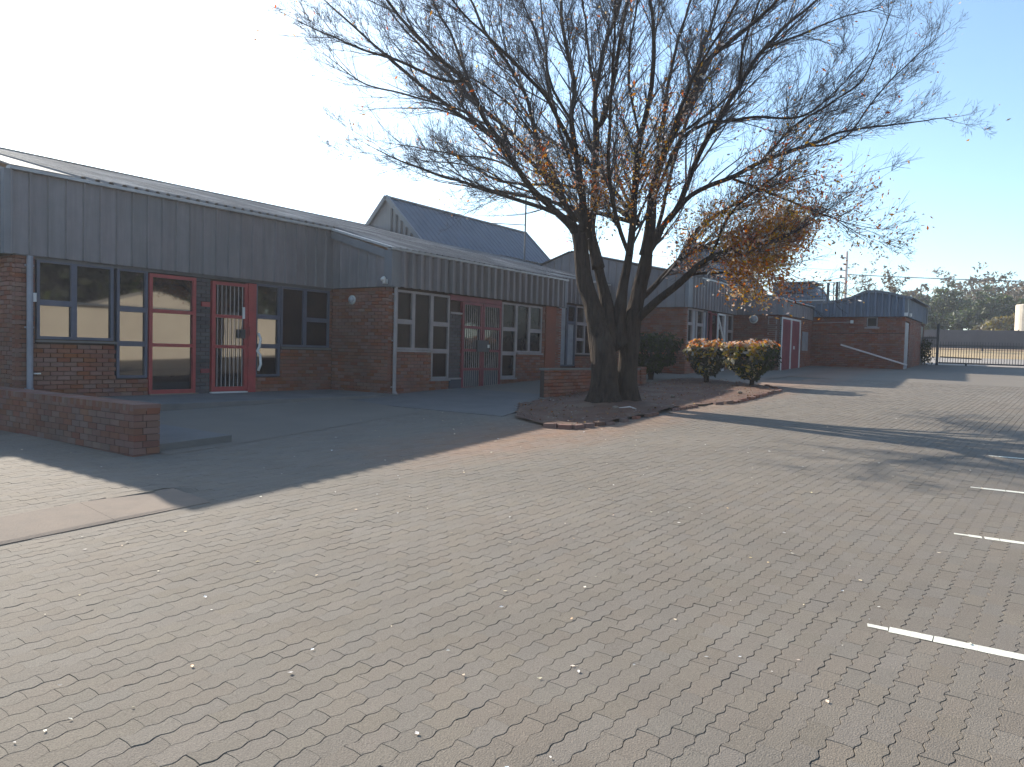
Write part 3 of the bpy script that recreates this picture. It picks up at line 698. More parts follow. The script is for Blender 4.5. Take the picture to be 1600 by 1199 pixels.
# ------------------------------------------------------------------ end block with the low gable (F)
FX, FY, FXE = 31.3, 4.2, 37.0; SF = 3.25
eb = root('end_block', (31.3, 4.2, 1.3), 'far brick end block with a shallow blue grey gable beside the sliding gate', 'building')
w = MB(); w.box(FX+.1, FX+.3, FY+.1, 9.5, 1.1, 3.7); w.box(FX+.3, FXE, FY+.1, FY+.3, 1.2, 3.8); w.box(FXE-.2, FXE, FY+.3, 9.5, 1.2, 3.8); w.build('wall', M['mortar'], eb)
HF = [(5.13,5.52,2.86,3.24)]
bricks(eb, 'y', FX, FY, 9.5, 1.15, SF-.01, HF)
bricks(eb, 'x', FY, FX, FXE, 1.2, SF-.01, [(31.42,32.5,1.2,3.1),(35.9,36.7,1.2,3.2)])
def ftop(s):
    P_ = [(4.1,3.98),(4.7,4.15),(5.2,4.25),(5.6,4.24),(6.1,4.02),(6.6,3.90),(7.2,3.84),(9.6,3.84)]
    for (a, za), (c, zc) in zip(P_, P_[1:]):
        if s <= c: return za+(zc-za)*max(0,(s-a))/(c-a)
    return P_[-1][1]
cladding(eb, 'y', FX-.05, FY-.0, 9.5, SF, lambda s: ftop(s)-.06, pitch=.24, rib=.11, dep=.08, m='blue_cladding')
cladding(eb, 'x', FY-.05, FX+.1, FXE+.1, SF, 3.93, pitch=.35, rib=.03, dep=.02, m='blue_cladding')
for a_ in ((FX-.09, FX+.1, FY-.09, FY+.06, SF-.01, 3.92), (FXE+.04, FXE+.12, FY-.09, FY+.06, SF, 3.92)): MB().box(*a_).build('corner_trim', M['trim'], eb)
t = MB()
ys = [4.0+.15*k for k in range(38)]
for ya, yb_ in zip(ys, ys[1:]): slab_y(t, FX-.12, FX+.02, ya, yb_, ftop(ya)-.09, ftop(yb_)-.09, .10)
t.build('verge_trim', M['trim'], eb)
t = MB()
for ya, yb_ in zip(ys, ys[1:]): slab_y(t, FX+.02, FXE+.1, ya, yb_, ftop(ya)-.02, ftop(yb_)-.02, .03)
t.build('roof', M['slate_roof'], eb)
frame_window(eb, 'y', FX, 5.14, 5.51, 2.87, 3.23, 'taupe', 'dull_glass', t=.03)
box_part(eb, 'window_sill', 'taupe', FX-.04, FX+.04, 5.06, 5.58, 2.80, 2.86)
box_part(eb, 'brick_band', 'mortar', FX-.012, FX-.004, 4.2, 6.9, 2.60, 2.63)
b = MB(); b.tube([(FX-.03,7.44,3.02),(FX-.03,6.06,3.05)], .015, 6); b.build('conduit', M['taupe'], eb)
box_part(eb, 'wall_lamp', 'white', FX-.09, FX-.004, 5.98, 6.08, 3.0, 3.12)
box_part(eb, 'floodlight', 'white', FX-.12, FX-.06, 4.10, 4.26, SF+.02, SF+.14)
box_part(eb, 'floodlight', 'white', FX+.3, FX+.46, FY-.16, FY-.09, SF+.02, SF+.14)
box_part(eb, 'door', 'pipe', 31.45, 32.45, FY+.02, FY+.06, 1.25, 3.05, label='pale grey door in the shaded end wall')
box_part(eb, 'door', 'dark_metal', 35.9, 36.7, FY+.02, FY+.06, 1.4, 3.1, label='dark panel standing in for a shaded recess at the far corner')  # flat dark panel; its colour stands for the shade in a recess
tag(MB().tube([(FX-.55,6.30,2.16),(FX-.35,4.02,1.44)], .03, 8).build('leaning_pole', M['pale_pole']), 'long pale metal pole slanting down along the wall of the end block', 'pole')

# things above the far roofs
bx = root('roof_cabin', (38, 9.8, 3.9), 'boxy panel clad structure with a slanted end on the far roofs', 'roof structure')
b = MB(); b.add([(38,11.1,4.2),(38,8.55,4.2),(40,8.55,4.2),(40,11.1,4.2),(38,11.05,5.33),(38,9.15,5.2),(40,9.15,5.2),(40,11.05,5.33)],
                [(0,1,5,4),(1,2,6,5),(2,3,7,6),(3,0,4,7),(4,5,6,7),(0,3,2,1)]); b.build('shell', M['slate_roof'], bx)
for k in range(5):
    y = 10.9-k*.42; q = MB(); q.box(37.97, 38.0, y-.02, y+.02, 4.2, 5.22); q.build('seam', M['trim'], bx)
q = MB(); q.box(37.9, 38.1, 8.6, 11.1, 4.40, 4.46); q.build('ledge', M['gutter'], bx)
q = MB(); q.box(37.95, 40, 9.1, 11.1, 5.30, 5.36); q.build('coping', M['trim'], bx)
rk = root('roof_rack', (38, 8.3, 4.0), 'rusty steel rack standing open on the far roof edge beside the cabin', 'rack')
for y in (8.70, 8.45, 8.2, 8.05, 7.95):
    wdt = .02 if y not in (8.45, 8.05) else .05
    q = MB(); q.box(38-wdt, 38+wdt, y-wdt, y+wdt, 4.0, 5.24+(8.7-y)*.08); q.build('post', M['dark_metal'], rk)
for z in (5.24, 4.62):
    q = MB(); q.bar((38,9.1,z-.02),(38,7.95,z+.05), .025); q.build('rail', M['dark_metal'], rk)
q = MB(); q.bar((38,7.95,5.30),(38.6,7.8,5.25), .025); q.bar((38.6,7.8,5.25),(38.2,7.95,4.2), .025); q.build('brace', M['dark_metal'], rk)

# service pole and wires
pl = root('utility_pole', (48.5, 9.8, gz(48.5,9.8)), 'slender utility pole with insulators rising behind the far roofs', 'utility pole')
b = MB(); b.tube([(48.5,9.8,1.9),(48.5,9.8,8.15)], [.11,.07], 8); b.build('pole', M['pale_pole'], pl)
for z, s in ((7.75,1),(7.0,1),(6.55,-1)):
    b = MB(); b.tube([(48.5,9.8,z),(48.35,10.0*1.0,z+.02)], .03, 6); b.lathe((48.3,10.05,z-.02), [(.05,0),(.09,.05),(.05,.1),(.08,.14),(.03,.2)], 10); b.build('insulator', M['wire'], pl)
wr = root('overhead_wires', (48.5, 9.8, 6.6), 'pair of overhead wires running out from the utility pole', 'wire')
def wire(a, c, sag, r=.018):
    a = Vector(a); c = Vector(c); pts = []
    for k in range(17):
        f = k/16; p = a.lerp(c, f); p.z -= sag*4*f*(1-f); pts.append(p)
    MB().tube(pts, r, 4).build('wire', M['wire'], wr)
wire((48.4,9.7,6.75), (62,-22,6.9), .5, .03)
wire((48.5,9.9,6.6), (46,30,5.6), .6, .02); wire((48.5,9.9,7.0), (44,30,9.5), .2, .012)

# ------------------------------------------------------------------ low brick walls, platform, planting bed
lw = root('garden_wall', (4.43, 8.1, gz(4.4,8.1)), 'low dark brick wall standing out towards the camera at the left end of the wing', 'wall')
LX0, LX1, LY0, LY1, LT = 4.32, 4.62, 8.12, 13.4, 0.83
box_part(lw, 'core', 'mortar', LX0+.012, LX1-.012, LY0+.012, LY1, .05, LT-.012)
cnt = 0
bm_full = {}
def brick_at(x0, x1, y0, y1, z0, z1):
    global cnt
    key = (round(x1-x0,3), round(y1-y0,3), round(z1-z0,3))
    if key not in bm_full: bm_full[key] = MB().box(0, key[0], 0, key[1], 0, key[2]).mesh('brick', M['brick_one'])
    o = link('brick', bm_full[key], lw, (x0, y0, z0)); cnt += 1
    o.rotation_euler = (0, 0, random.gauss(0, .006)); return o
z = .20; r = 0
while z < LT-.08:
    zt = z+.066; y = LY0+.11 if r % 2 else LY0
    if r % 2: brick_at(LX0, LX0+.14, LY0, LY0+.10, z, zt); brick_at(LX0+.15, LX1, LY0, LY0+.10, z, zt)
    else: brick_at(LX0+.11, LX1, LY0, LY0+.10, z, zt)
    while y < LY1-.1 and (z > gz(LX0,y)-.05 or True):
        L_ = .196 if not (y == LY0) else .196
        brick_at(LX0, LX0+.10, y, min(y+L_, LY1), z, zt); y += .205
    z += .074; r += 1
y = LY0
while y < LY1: brick_at(LX0-.01, LX1+.01, y, y+.068, LT-.072, LT); y += .076
# raised platform in front of block A
pf = struct(MB().add([(LX1,7.95,.2),(5.35,8.0,.2),(9.6,8.6,.2),(9.9,11,.2),(9.9,11.2,.2),(LX1,13,.2)]+[(x,y,z_) for (x,y,z_) in [(LX1,7.95,gz(LX1,7.95)+.004),(5.35,8.0,gz(5.35,8)+.004),(9.6,8.6,gz(9.6,8.6)+.004),(9.9,11,FL-.03),(9.9,11.2,FL-.02),(LX1,13,FL)]],
    [(6,7,8,9,10,11)]).build('apron', M['yard'], org=(0,0,0)))
pf2 = MB(); pf2.box(LX1, AX1, 10.9, AY+.1, .2, FL); pf2.gbox(LX1, 5.6, 8.2, 10.9, 0, .09)
struct(pf2.build('entrance_slab', M['slab'], org=(0,0,0)))
w2 = MB(); w2.add([(x, y, gz(x,y)+.012) for x, y in ((9.9,7.15),(13.6,8.2),(13.6,11.2),(9.8,11.2))]+[(x, y, gz(x,y)-.1) for x, y in ((9.9,7.15),(13.6,8.2),(13.6,11.2),(9.8,11.2))], [(0,1,2,3),(0,4,5,1),(3,7,4,0),(1,5,6,2)])
struct(w2.build('doorstep_paving', M['slab'], org=(0,0,0)))
sheet('walkway', [(9.9,7.9),(36,5.0),(36,13),(9.9,13)], 0.004, M['yard'])
sheet('walkway_shoulder', [(17.9,5.5),(22,4.9),(22,8),(17.9,8)], 0.002, M['yard'])

# soil bed with brick edging
BED = [(9.75,6.85),(9.25,5.95),(9.35,5.50),(10.3,5.32),(11.45,5.34),(12.8,5.32),(14.1,5.15),(14.55,4.92),(16.4,4.92),(18.2,5.0),(19.3,5.7),(20.3,7.0),(20.6,8.4),(17.5,8.6),(14.3,8.3),(11.5,8.0)]
bb = MB(); NX, NY = 62, 24
def inside(x, y, P):
    c = False; j = len(P)-1
    for i in range(len(P)):
        if (P[i][1] > y) != (P[j][1] > y) and x < (P[j][0]-P[i][0])*(y-P[i][1])/(P[j][1]-P[i][1])+P[i][0]: c = not c
        j = i
    return c
idx = {}
for i in range(NX*2+1):
    for j in range(NY*2+1):
        x = 9.1+i*(20.8-9.1)/(NX*2); y = 4.8+j*(8.8-4.8)/(NY*2)
        if inside(x, y, BED):
            tr = math.exp(-((x-12.5)**2+(y-6.6)**2)/.8)*.10
            z = gz(x,y)+.035+.03*noise.noise((x*1.3,y*1.3,0))+.015*noise.noise((x*6,y*6,3))+tr
            idx[i,j] = len(bb.v); bb.v.append((x, y, z))
for (i, j) in list(idx):
    q = [idx.get((i,j)), idx.get((i+1,j)), idx.get((i+1,j+1)), idx.get((i,j+1))]
    if all(k is not None for k in q): bb.f.append(tuple(q))
struct(bb.build('soil_bed', M['soil'], org=(0,0,0), smooth=True))
ed = root('bed_edging', (11, 5.3, .45), 'brick edging kerb around the reddish soil bed under the big tree', 'edging')
em = MB().box(-.095,.095,-.04,.04,-.05,.055).mesh('edging_brick', M['brick_one']); em2 = MB().box(-.17,.17,-.045,.045,-.05,.07).mesh('edging_brick', M['concrete'])
E_ = BED[:12]
for (xa, ya), (xb, yb_) in zip(E_, E_[1:]):
    L_ = math.hypot(xb-xa, yb_-ya); n_ = max(1, int(L_/.21))
    if xa < 9.4 or 13.5 < xa < 18.5:
        for k in range(n_):
            f = (k+.5)/n_; x = xa+(xb-xa)*f; y = ya+(yb_-ya)*f
            o = link('edging_brick', em, ed, (x+random.uniform(-.01,.01), y+random.uniform(-.01,.01), gz(x,y)+random.uniform(-.01,.012)))
            o.rotation_euler = (random.gauss(0,.05), random.gauss(0,.05), math.atan2(yb_-ya, xb-xa)+random.gauss(0,.05))
    elif xa < 13.5 and xa > 9.2:
        for k in range(n_):
            if random.random() < .7: continue
            f = (k+.5)/n_; x = xa+(xb-xa)*f; y = ya+(yb_-ya)*f
            o = link('edging_brick', em, ed, (x, y, gz(x,y)-.012)); o.rotation_euler = (0, 0, math.atan2(yb_-ya, xb-xa)+random.gauss(0,.06))

# second low wall behind the tree
gw = root('planter_wall', (12.5, 8.3, .62), 'dark low brick planter wall behind the big tree trunk, with a square end pier', 'wall')
PYW = 8.25
box_part(gw, 'core', 'mortar', 13.0, 17.25, PYW+.1, PYW+.2, .5, 1.16)
bricks(gw, 'x', PYW, 13.0, 17.3, .55, 1.17)
bricks(gw, 'x', PYW-.03, 17.31, 17.62, .6, 1.26, depth=.30, name='end_pier')
box_part(gw, 'coping', 'slab', 12.98, 17.3, PYW-.02, PYW+.22, 1.172, 1.215)

# gate across the drive, with its posts
gate = root('sliding_gate', (36.4, 1.0, gz(36.4,1.0)), 'long dark steel sliding gate of thin vertical bars across the drive', 'gate')
gx = 36.4; gzb = gz(gx, 1)
b = MB(); b.tube([(0,0,.05),(0,0,.98)], .012, 5); bar_me = b.mesh('gate_bar', M['dark_metal'])
y = 3.5
while y > -3.0:
    link('gate_bar', bar_me, gate, (gx, y, gz(gx,y)+.02)); y -= .095
for h, tk in ((.07,.06),(.80,.03)):
    q = MB(); q.bar((gx,3.55,gz(gx,3.55)+h+.03),(gx,-3.1,gz(gx,-3.1)+h+.03), .05, tk); q.build('gate_rail', M['dark_metal'], gate)
for y in (2.55, -1.6):
    q = MB(); q.bar((gx,y,gz(gx,y)-.0),(gx,y,gz(gx,y)+.09),.07,.07); q.build('gate_wheel', M['dark_metal'], gate)
q = MB(); q.bar((gx,3.5,gz(gx,3.5)+.35),(gx-.02,2.0,gz(gx,2)+.30), .05); q.build('drive_rack', M['dark_metal'], gate)
tag(MB().box(gx-.05,gx+.05,3.56,3.66,gz(gx,3.6)-.05,gz(gx,3.6)+1.75).build('gate_post', M['dark_metal']), 'tall dark steel gate post at the left end of the sliding gate', 'post')
tr_ = MB(); tr_.add([(x,y,gz(x,y)+.004) for x,y in ((gx-.06,3.6),(gx-.06,-6),(gx+.06,-6),(gx+.06,3.6))],[(0,1,2,3)])
struct(tr_.build('gate_track', M['concrete'], org=(0,0,0)))
fn = root('side_fence', (36.4, 3.9, gz(36.4,3.9)), 'short dark fence panel between the end block and the gate post', 'fence')
for k in range(9):
    link('fence_bar', bar_me, fn, (gx+.3, 3.75+.0+k*.07, gz(gx,3.9)+.25))
q = MB(); q.bar((gx+.3,3.68,gz(gx,3.9)+1.15),(gx+.3,4.4,gz(gx,3.9)+1.15),.06); q.build('rail', M['dark_metal'], fn)

# far boundary wall, its shade fence, tank and trees
fw = root('boundary_wall', (71, 0, gz(71,0)), 'long dark grey boundary wall beyond the dry field', 'wall')
for k in range(26):
    y1 = 34-k*2.5; y0 = y1-2.44; z0 = gz(71,y0)
    q = MB(); q.box(71+random.uniform(-.01,.01), 71.15, y0, y1, z0-.2, z0+1.50); q.build('wall_panel', M['farwall'], fw)
    q = MB(); q.box(70.95, 71.2, y1, y1+.06, z0-.2, z0+1.58); q.build('wall_post', M['farwall'], fw)
q = MB(); q.add([(66,-40,gz(66,-40)+.02),(71,-40,gz(71,-40)+.02),(71,30,gz(71,30)+.02),(66,30,gz(66,30)+.02)],[(0,1,2,3)]); struct(q.build('dirt_track', M['earth'], org=(0,0,0)))
q = MB(); q.bar((64,-30,gz(64,-30)+.35),(64,20,gz(64,20)+.35),.12,.12)
for k in range(16): q.box(63.95,64.05,20-k*3.3-.06,20-k*3.3+.06,gz(64,20-k*3.3)-.1,gz(64,20-k*3.3)+.5)
tag(q.build('field_rail', M['dark_metal']), 'low brown rail running along the far side of the dry field', 'rail')
tk = MB(); tk.lathe((75,1.02,gz(75,1)), [(.9,0),(.9,2.2),(.9,3.55),(.86,3.62),(.3,3.7),(.02,3.72)], 28)
tag(tk.build('water_tank', M['tank'], smooth=False), 'tall cream cylindrical tank above the boundary wall at the right edge', 'tank')

def leaf_quads(b, c, n, spread, size, rnd, up=.3, flat=1.0):
    for _ in range(n):
        v = Vector((rnd.gauss(0,1), rnd.gauss(0,1), rnd.gauss(0,1)*flat))
        p = Vector(c)+v*spread
        a = Vector((rnd.gauss(0,1), rnd.gauss(0,1), rnd.gauss(0,1)+up)).normalized()
        u = a.orthogonal().normalized(); u.rotate(Matrix.Rotation(rnd.uniform(0,6.28),3,a)); w_ = a.cross(u)
        s = size*rnd.uniform(.6,1.4); l = s*rnd.uniform(1.2,1.9)
        b.add([p-u*l*.5, p+w_*s*.35-u*l*.05, p+u*l*.5, p-w_*s*.35-u*l*.05], [(0,1,2,3)])

def far_tree(x, y, h, rad, m, label, seed, trunk=.35, n=150, flat=.55, size=.30, base=.35, sparse=1.0):
    rnd = random.Random(seed); z0 = gz(x, y)-.1
    t = root('tree', (x, y, z0), label, 'tree', None)
    b = MB(); tips = []
    b.tube([(x,y,z0),(x+.1,y,z0+h*base*.6),(x,y+.1,z0+h*base)], [trunk*.6,trunk*.45,trunk*.4], 7)
    for k in range(9):
        a = rnd.uniform(0,6.28); e = rnd.uniform(.35,1.1); L_ = rad*rnd.uniform(.7,1.1)
        p1 = Vector((x,y,z0+h*base)); p2 = p1+Vector((math.cos(a)*L_*.5, math.sin(a)*L_*.5, (h*(1-base))*.5*e)); p3 = p1+Vector((math.cos(a)*L_*.85, math.sin(a)*L_*.85, (h*(1-base))*.9*e))
        b.tube([p1,p2,p3], [trunk*.3,trunk*.18,trunk*.06], 5); tips += [p2, p3]
    b.build('trunk', M['bark'], t)
    c = MB()
    for k in range(n):
        if rnd.random() < .5:
            q = rnd.choice(tips)+Vector((rnd.gauss(0,.25*rad), rnd.gauss(0,.25*rad), rnd.gauss(0,.16*rad)))
        else:
            a = rnd.uniform(0,6.28); rr_ = rad*math.sqrt(rnd.random()); zz = (1-(rr_/rad)**2*.7)*rnd.uniform(.35,1)
            q = Vector((x+math.cos(a)*rr_, y+math.sin(a)*rr_, z0+h*base*.8+h*(1-base*.8)*zz))
        leaf_quads(c, q, int(22*sparse), rad*.085, size, rnd, flat=flat)
    stuff(c.build('crown', M[m], t))
    return t
FT = [(88,8.6,5.2,2.9,'far_olive','grey green bushy tree just right of the end block roof',1),
      (93,11.8,5.8,2.6,'far_brown','brownish thin tree half hidden by the end block roof',2),
      (104,6.6,8.2,4.6,'far_brown','wide flat topped brown green tree, tallest beyond the boundary wall',3),
      (84,5.2,4.4,2.4,'far_olive','mid green round tree directly above the boundary wall',4),
      (98,1.2,7.2,4.0,'far_brown','broad hazy tree standing behind the cream tank',5),
      (80,3.3,2.9,1.6,'far_yellow','small yellowish bush above the boundary wall',6),
      (85,-2.6,5.4,3.2,'far_olive','olive tree at the right edge beyond the cream tank',7),
      (90,4.0,5.0,2.8,'far_olive','dark olive tree standing between the flat topped tree and the wall',8),
      (96,15.5,5.6,3.0,'far_olive','olive tree left of the brownish thin one, behind the end block',11),
      (82,9.5,3.4,2.2,'far_olive','low shrubby tree behind the left end of the boundary wall',12)]
for x, y, h, rd, m, lb, sd_ in FT: far_tree(x, y, h, rd, m, lb, sd_)
sb = root('shrub', (36.9, 4.0, gz(36.9,4)), 'dark shrub squeezed between the end block and the gate', 'shrub')
c = MB(); rnd = random.Random(9)
for k in range(60): leaf_quads(c, (36.5+rnd.uniform(-.3,.5), 4.05+rnd.uniform(-.15,.25), gz(36.6,4)+rnd.uniform(.1,.95)), 12, .09, .07, rnd)
stuff(c.build('foliage', M['leaf_green'], sb)); q = MB(); q.tube([(36.6,4.1,gz(36.6,4)-.05),(36.6,4.1,gz(36.6,4)+.7)], .03, 6); q.build('stem', M['bark'], sb)

# half bare tree behind the end block
def twiggy(b, tw, p, d, L_, r, depth, rnd, leaves=None, upb=.25):
    n = max(3, int(L_/.25)+2); pts = [Vector(p)]; dd = Vector(d).normalized()
    for i in range(n):
        dd = (dd+Vector((rnd.gauss(0,.10), rnd.gauss(0,.10), rnd.gauss(0,.07)+upb*.10))).normalized()
        pts.append(pts[-1]+dd*L_/n)
    rad = [r*(1-.8*i/n) for i in range(n+1)]
    (b if r > .012 else tw).tube(pts, rad, 5 if r > .012 else 3, cap=False)
    if leaves is not None: leaves += pts[2:]
    if depth > 0:
        for k in range(rnd.randint(3, 5)):
            i = rnd.randint(1, n); ax = Vector((rnd.gauss(0,1), rnd.gauss(0,1), rnd.gauss(0,.6))).normalized()
            nd = (dd+ax*rnd.uniform(.4,.8)).normalized()
            twiggy(b, tw, pts[i], nd, L_*rnd.uniform(.45,.75), max(rad[i]*.65, .004), depth-1, rnd, leaves, upb)
bt = root('half_bare_tree', (62, 9.8, gz(62,9.8)), 'half bare tree with a few brown leaf clumps poking up behind the end block gable', 'tree')
rnd = random.Random(21); b = MB(); tw = MB(); lv = []
b.tube([(62,9.8,2.3),(62.05,9.8,4.2),(62,9.75,5.6)], [.2,.15,.1], 7)
for k in range(13):
    a = rnd.uniform(0,6.28); twiggy(b, tw, (62,9.8,4.7+rnd.uniform(0,.8)), (math.cos(a)*.9, math.sin(a)*.9, rnd.uniform(.7,1.3)), rnd.uniform(1.8,2.7), .05, 2, rnd, lv)
b.build('trunk', M['bark'], bt); stuff(tw.build('twigs', M['twig'], bt))
c = MB()
for k in range(110): leaf_quads(c, rnd.choice(lv), 9, .12, .15, rnd)
stuff(c.build('crown', M['far_brown'], bt))

# ------------------------------------------------------------------ clipped bushes
def bush(x, y, w_, h, label, seed, tops='leaf_red', side='leaf_sunlit', green=True, n=4200, stemh=.2):
    rnd = random.Random(seed); z0 = gz(x, y)+.02
    t = root('clipped_bush', (x, y, z0), label, 'bush', 'clipped bushes in the soil bed' if green else None)
    s = MB()
    for k in range(7):
        a = rnd.uniform(0,6.28); s.tube([(x+.05*math.cos(a),y+.05*math.sin(a),z0-.05),(x+.1*math.cos(a),y+.1*math.sin(a),z0+h*.3),(x+w_*.35*math.cos(a),y+w_*.35*math.sin(a),z0+h*.8)], [.03,.022,.008], 5)
    s.build('stem', M['bark'], t)
    core = MB(); red = MB(); sun_side = MB(); grn = MB()
    S_ = Vector((.34, .94, 0)).normalized()
    for k in range(n):
        u = rnd.uniform(-1,1); a = rnd.uniform(0,6.28); rr_ = rnd.uniform(.55,1)**.4
        sq = lambda v: math.copysign(abs(v)**.62, v)
        st = math.sqrt(1-u*u); v = Vector((sq(st*math.cos(a)), sq(st*math.sin(a)), sq(u)))
        lump = 1+.32*noise.noise(v*2.2+Vector((seed*3,0,0)))+.16*noise.noise(v*6+Vector((seed,5,0)))
        zz = v.z
        wid = w_*.5*(1 if zz > -.1 else 1-.55*((-zz-.1)/.9))
        p = Vector((x+v.x*wid*rr_*lump, y+v.y*wid*rr_*lump, z0+stemh+(h-stemh)*.5+zz*(h-stemh)*.5*rr_*lump))
        light = v.x*S_.x+v.y*S_.y
        exposed = rr_ > .80
        if exposed and (zz > .55+.2*rnd.random()) and rnd.random() < .85: tgt = red  # red new growth on top, its colour also brightened as sunlit
        elif exposed and (zz > .0 or rnd.random() < .35) and (-v.x*.8+v.y*.6) > .15 and rnd.random() < .85: tgt = sun_side  # sunlight on this side of the bush is painted as leaf colour
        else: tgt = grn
        a_ = (v+Vector((rnd.gauss(0,.6),rnd.gauss(0,.6),rnd.gauss(0,.6)+.3))).normalized()
        uu = a_.orthogonal().normalized(); uu.rotate(Matrix.Rotation(rnd.uniform(0,6.28),3,a_)); ww = a_.cross(uu); s1 = rnd.uniform(.022,.042); l1 = s1*1.9
        tgt.add([p-uu*l1, p+ww*s1, p+uu*l1, p-ww*s1], [(0,1,2,3)])
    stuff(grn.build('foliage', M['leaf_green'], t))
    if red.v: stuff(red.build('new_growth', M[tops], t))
    if sun_side.v: stuff(sun_side.build('sun_side_foliage', M[side], t))
    return t
bush(19.45, 7.3, 1.02, 1.12, 'clipped bush with red tips and sunlit coloured leaves, left one of the pair in the soil bed', 3)
bush(18.95, 5.98, 1.22, 1.15, 'wider clipped bush with red tips and sunlit coloured leaves, right one of the pair in the bed', 5)
bb_ = bush(19.6, 9.0, 1.35, 1.25, 'dark green rounded bush in the shade behind the tree trunk', 8, green=False, tops='leaf_green', side='leaf_green')
bb_.name = 'dark_bush'; LOC['dark_bush'] = LOC['clipped_bush']

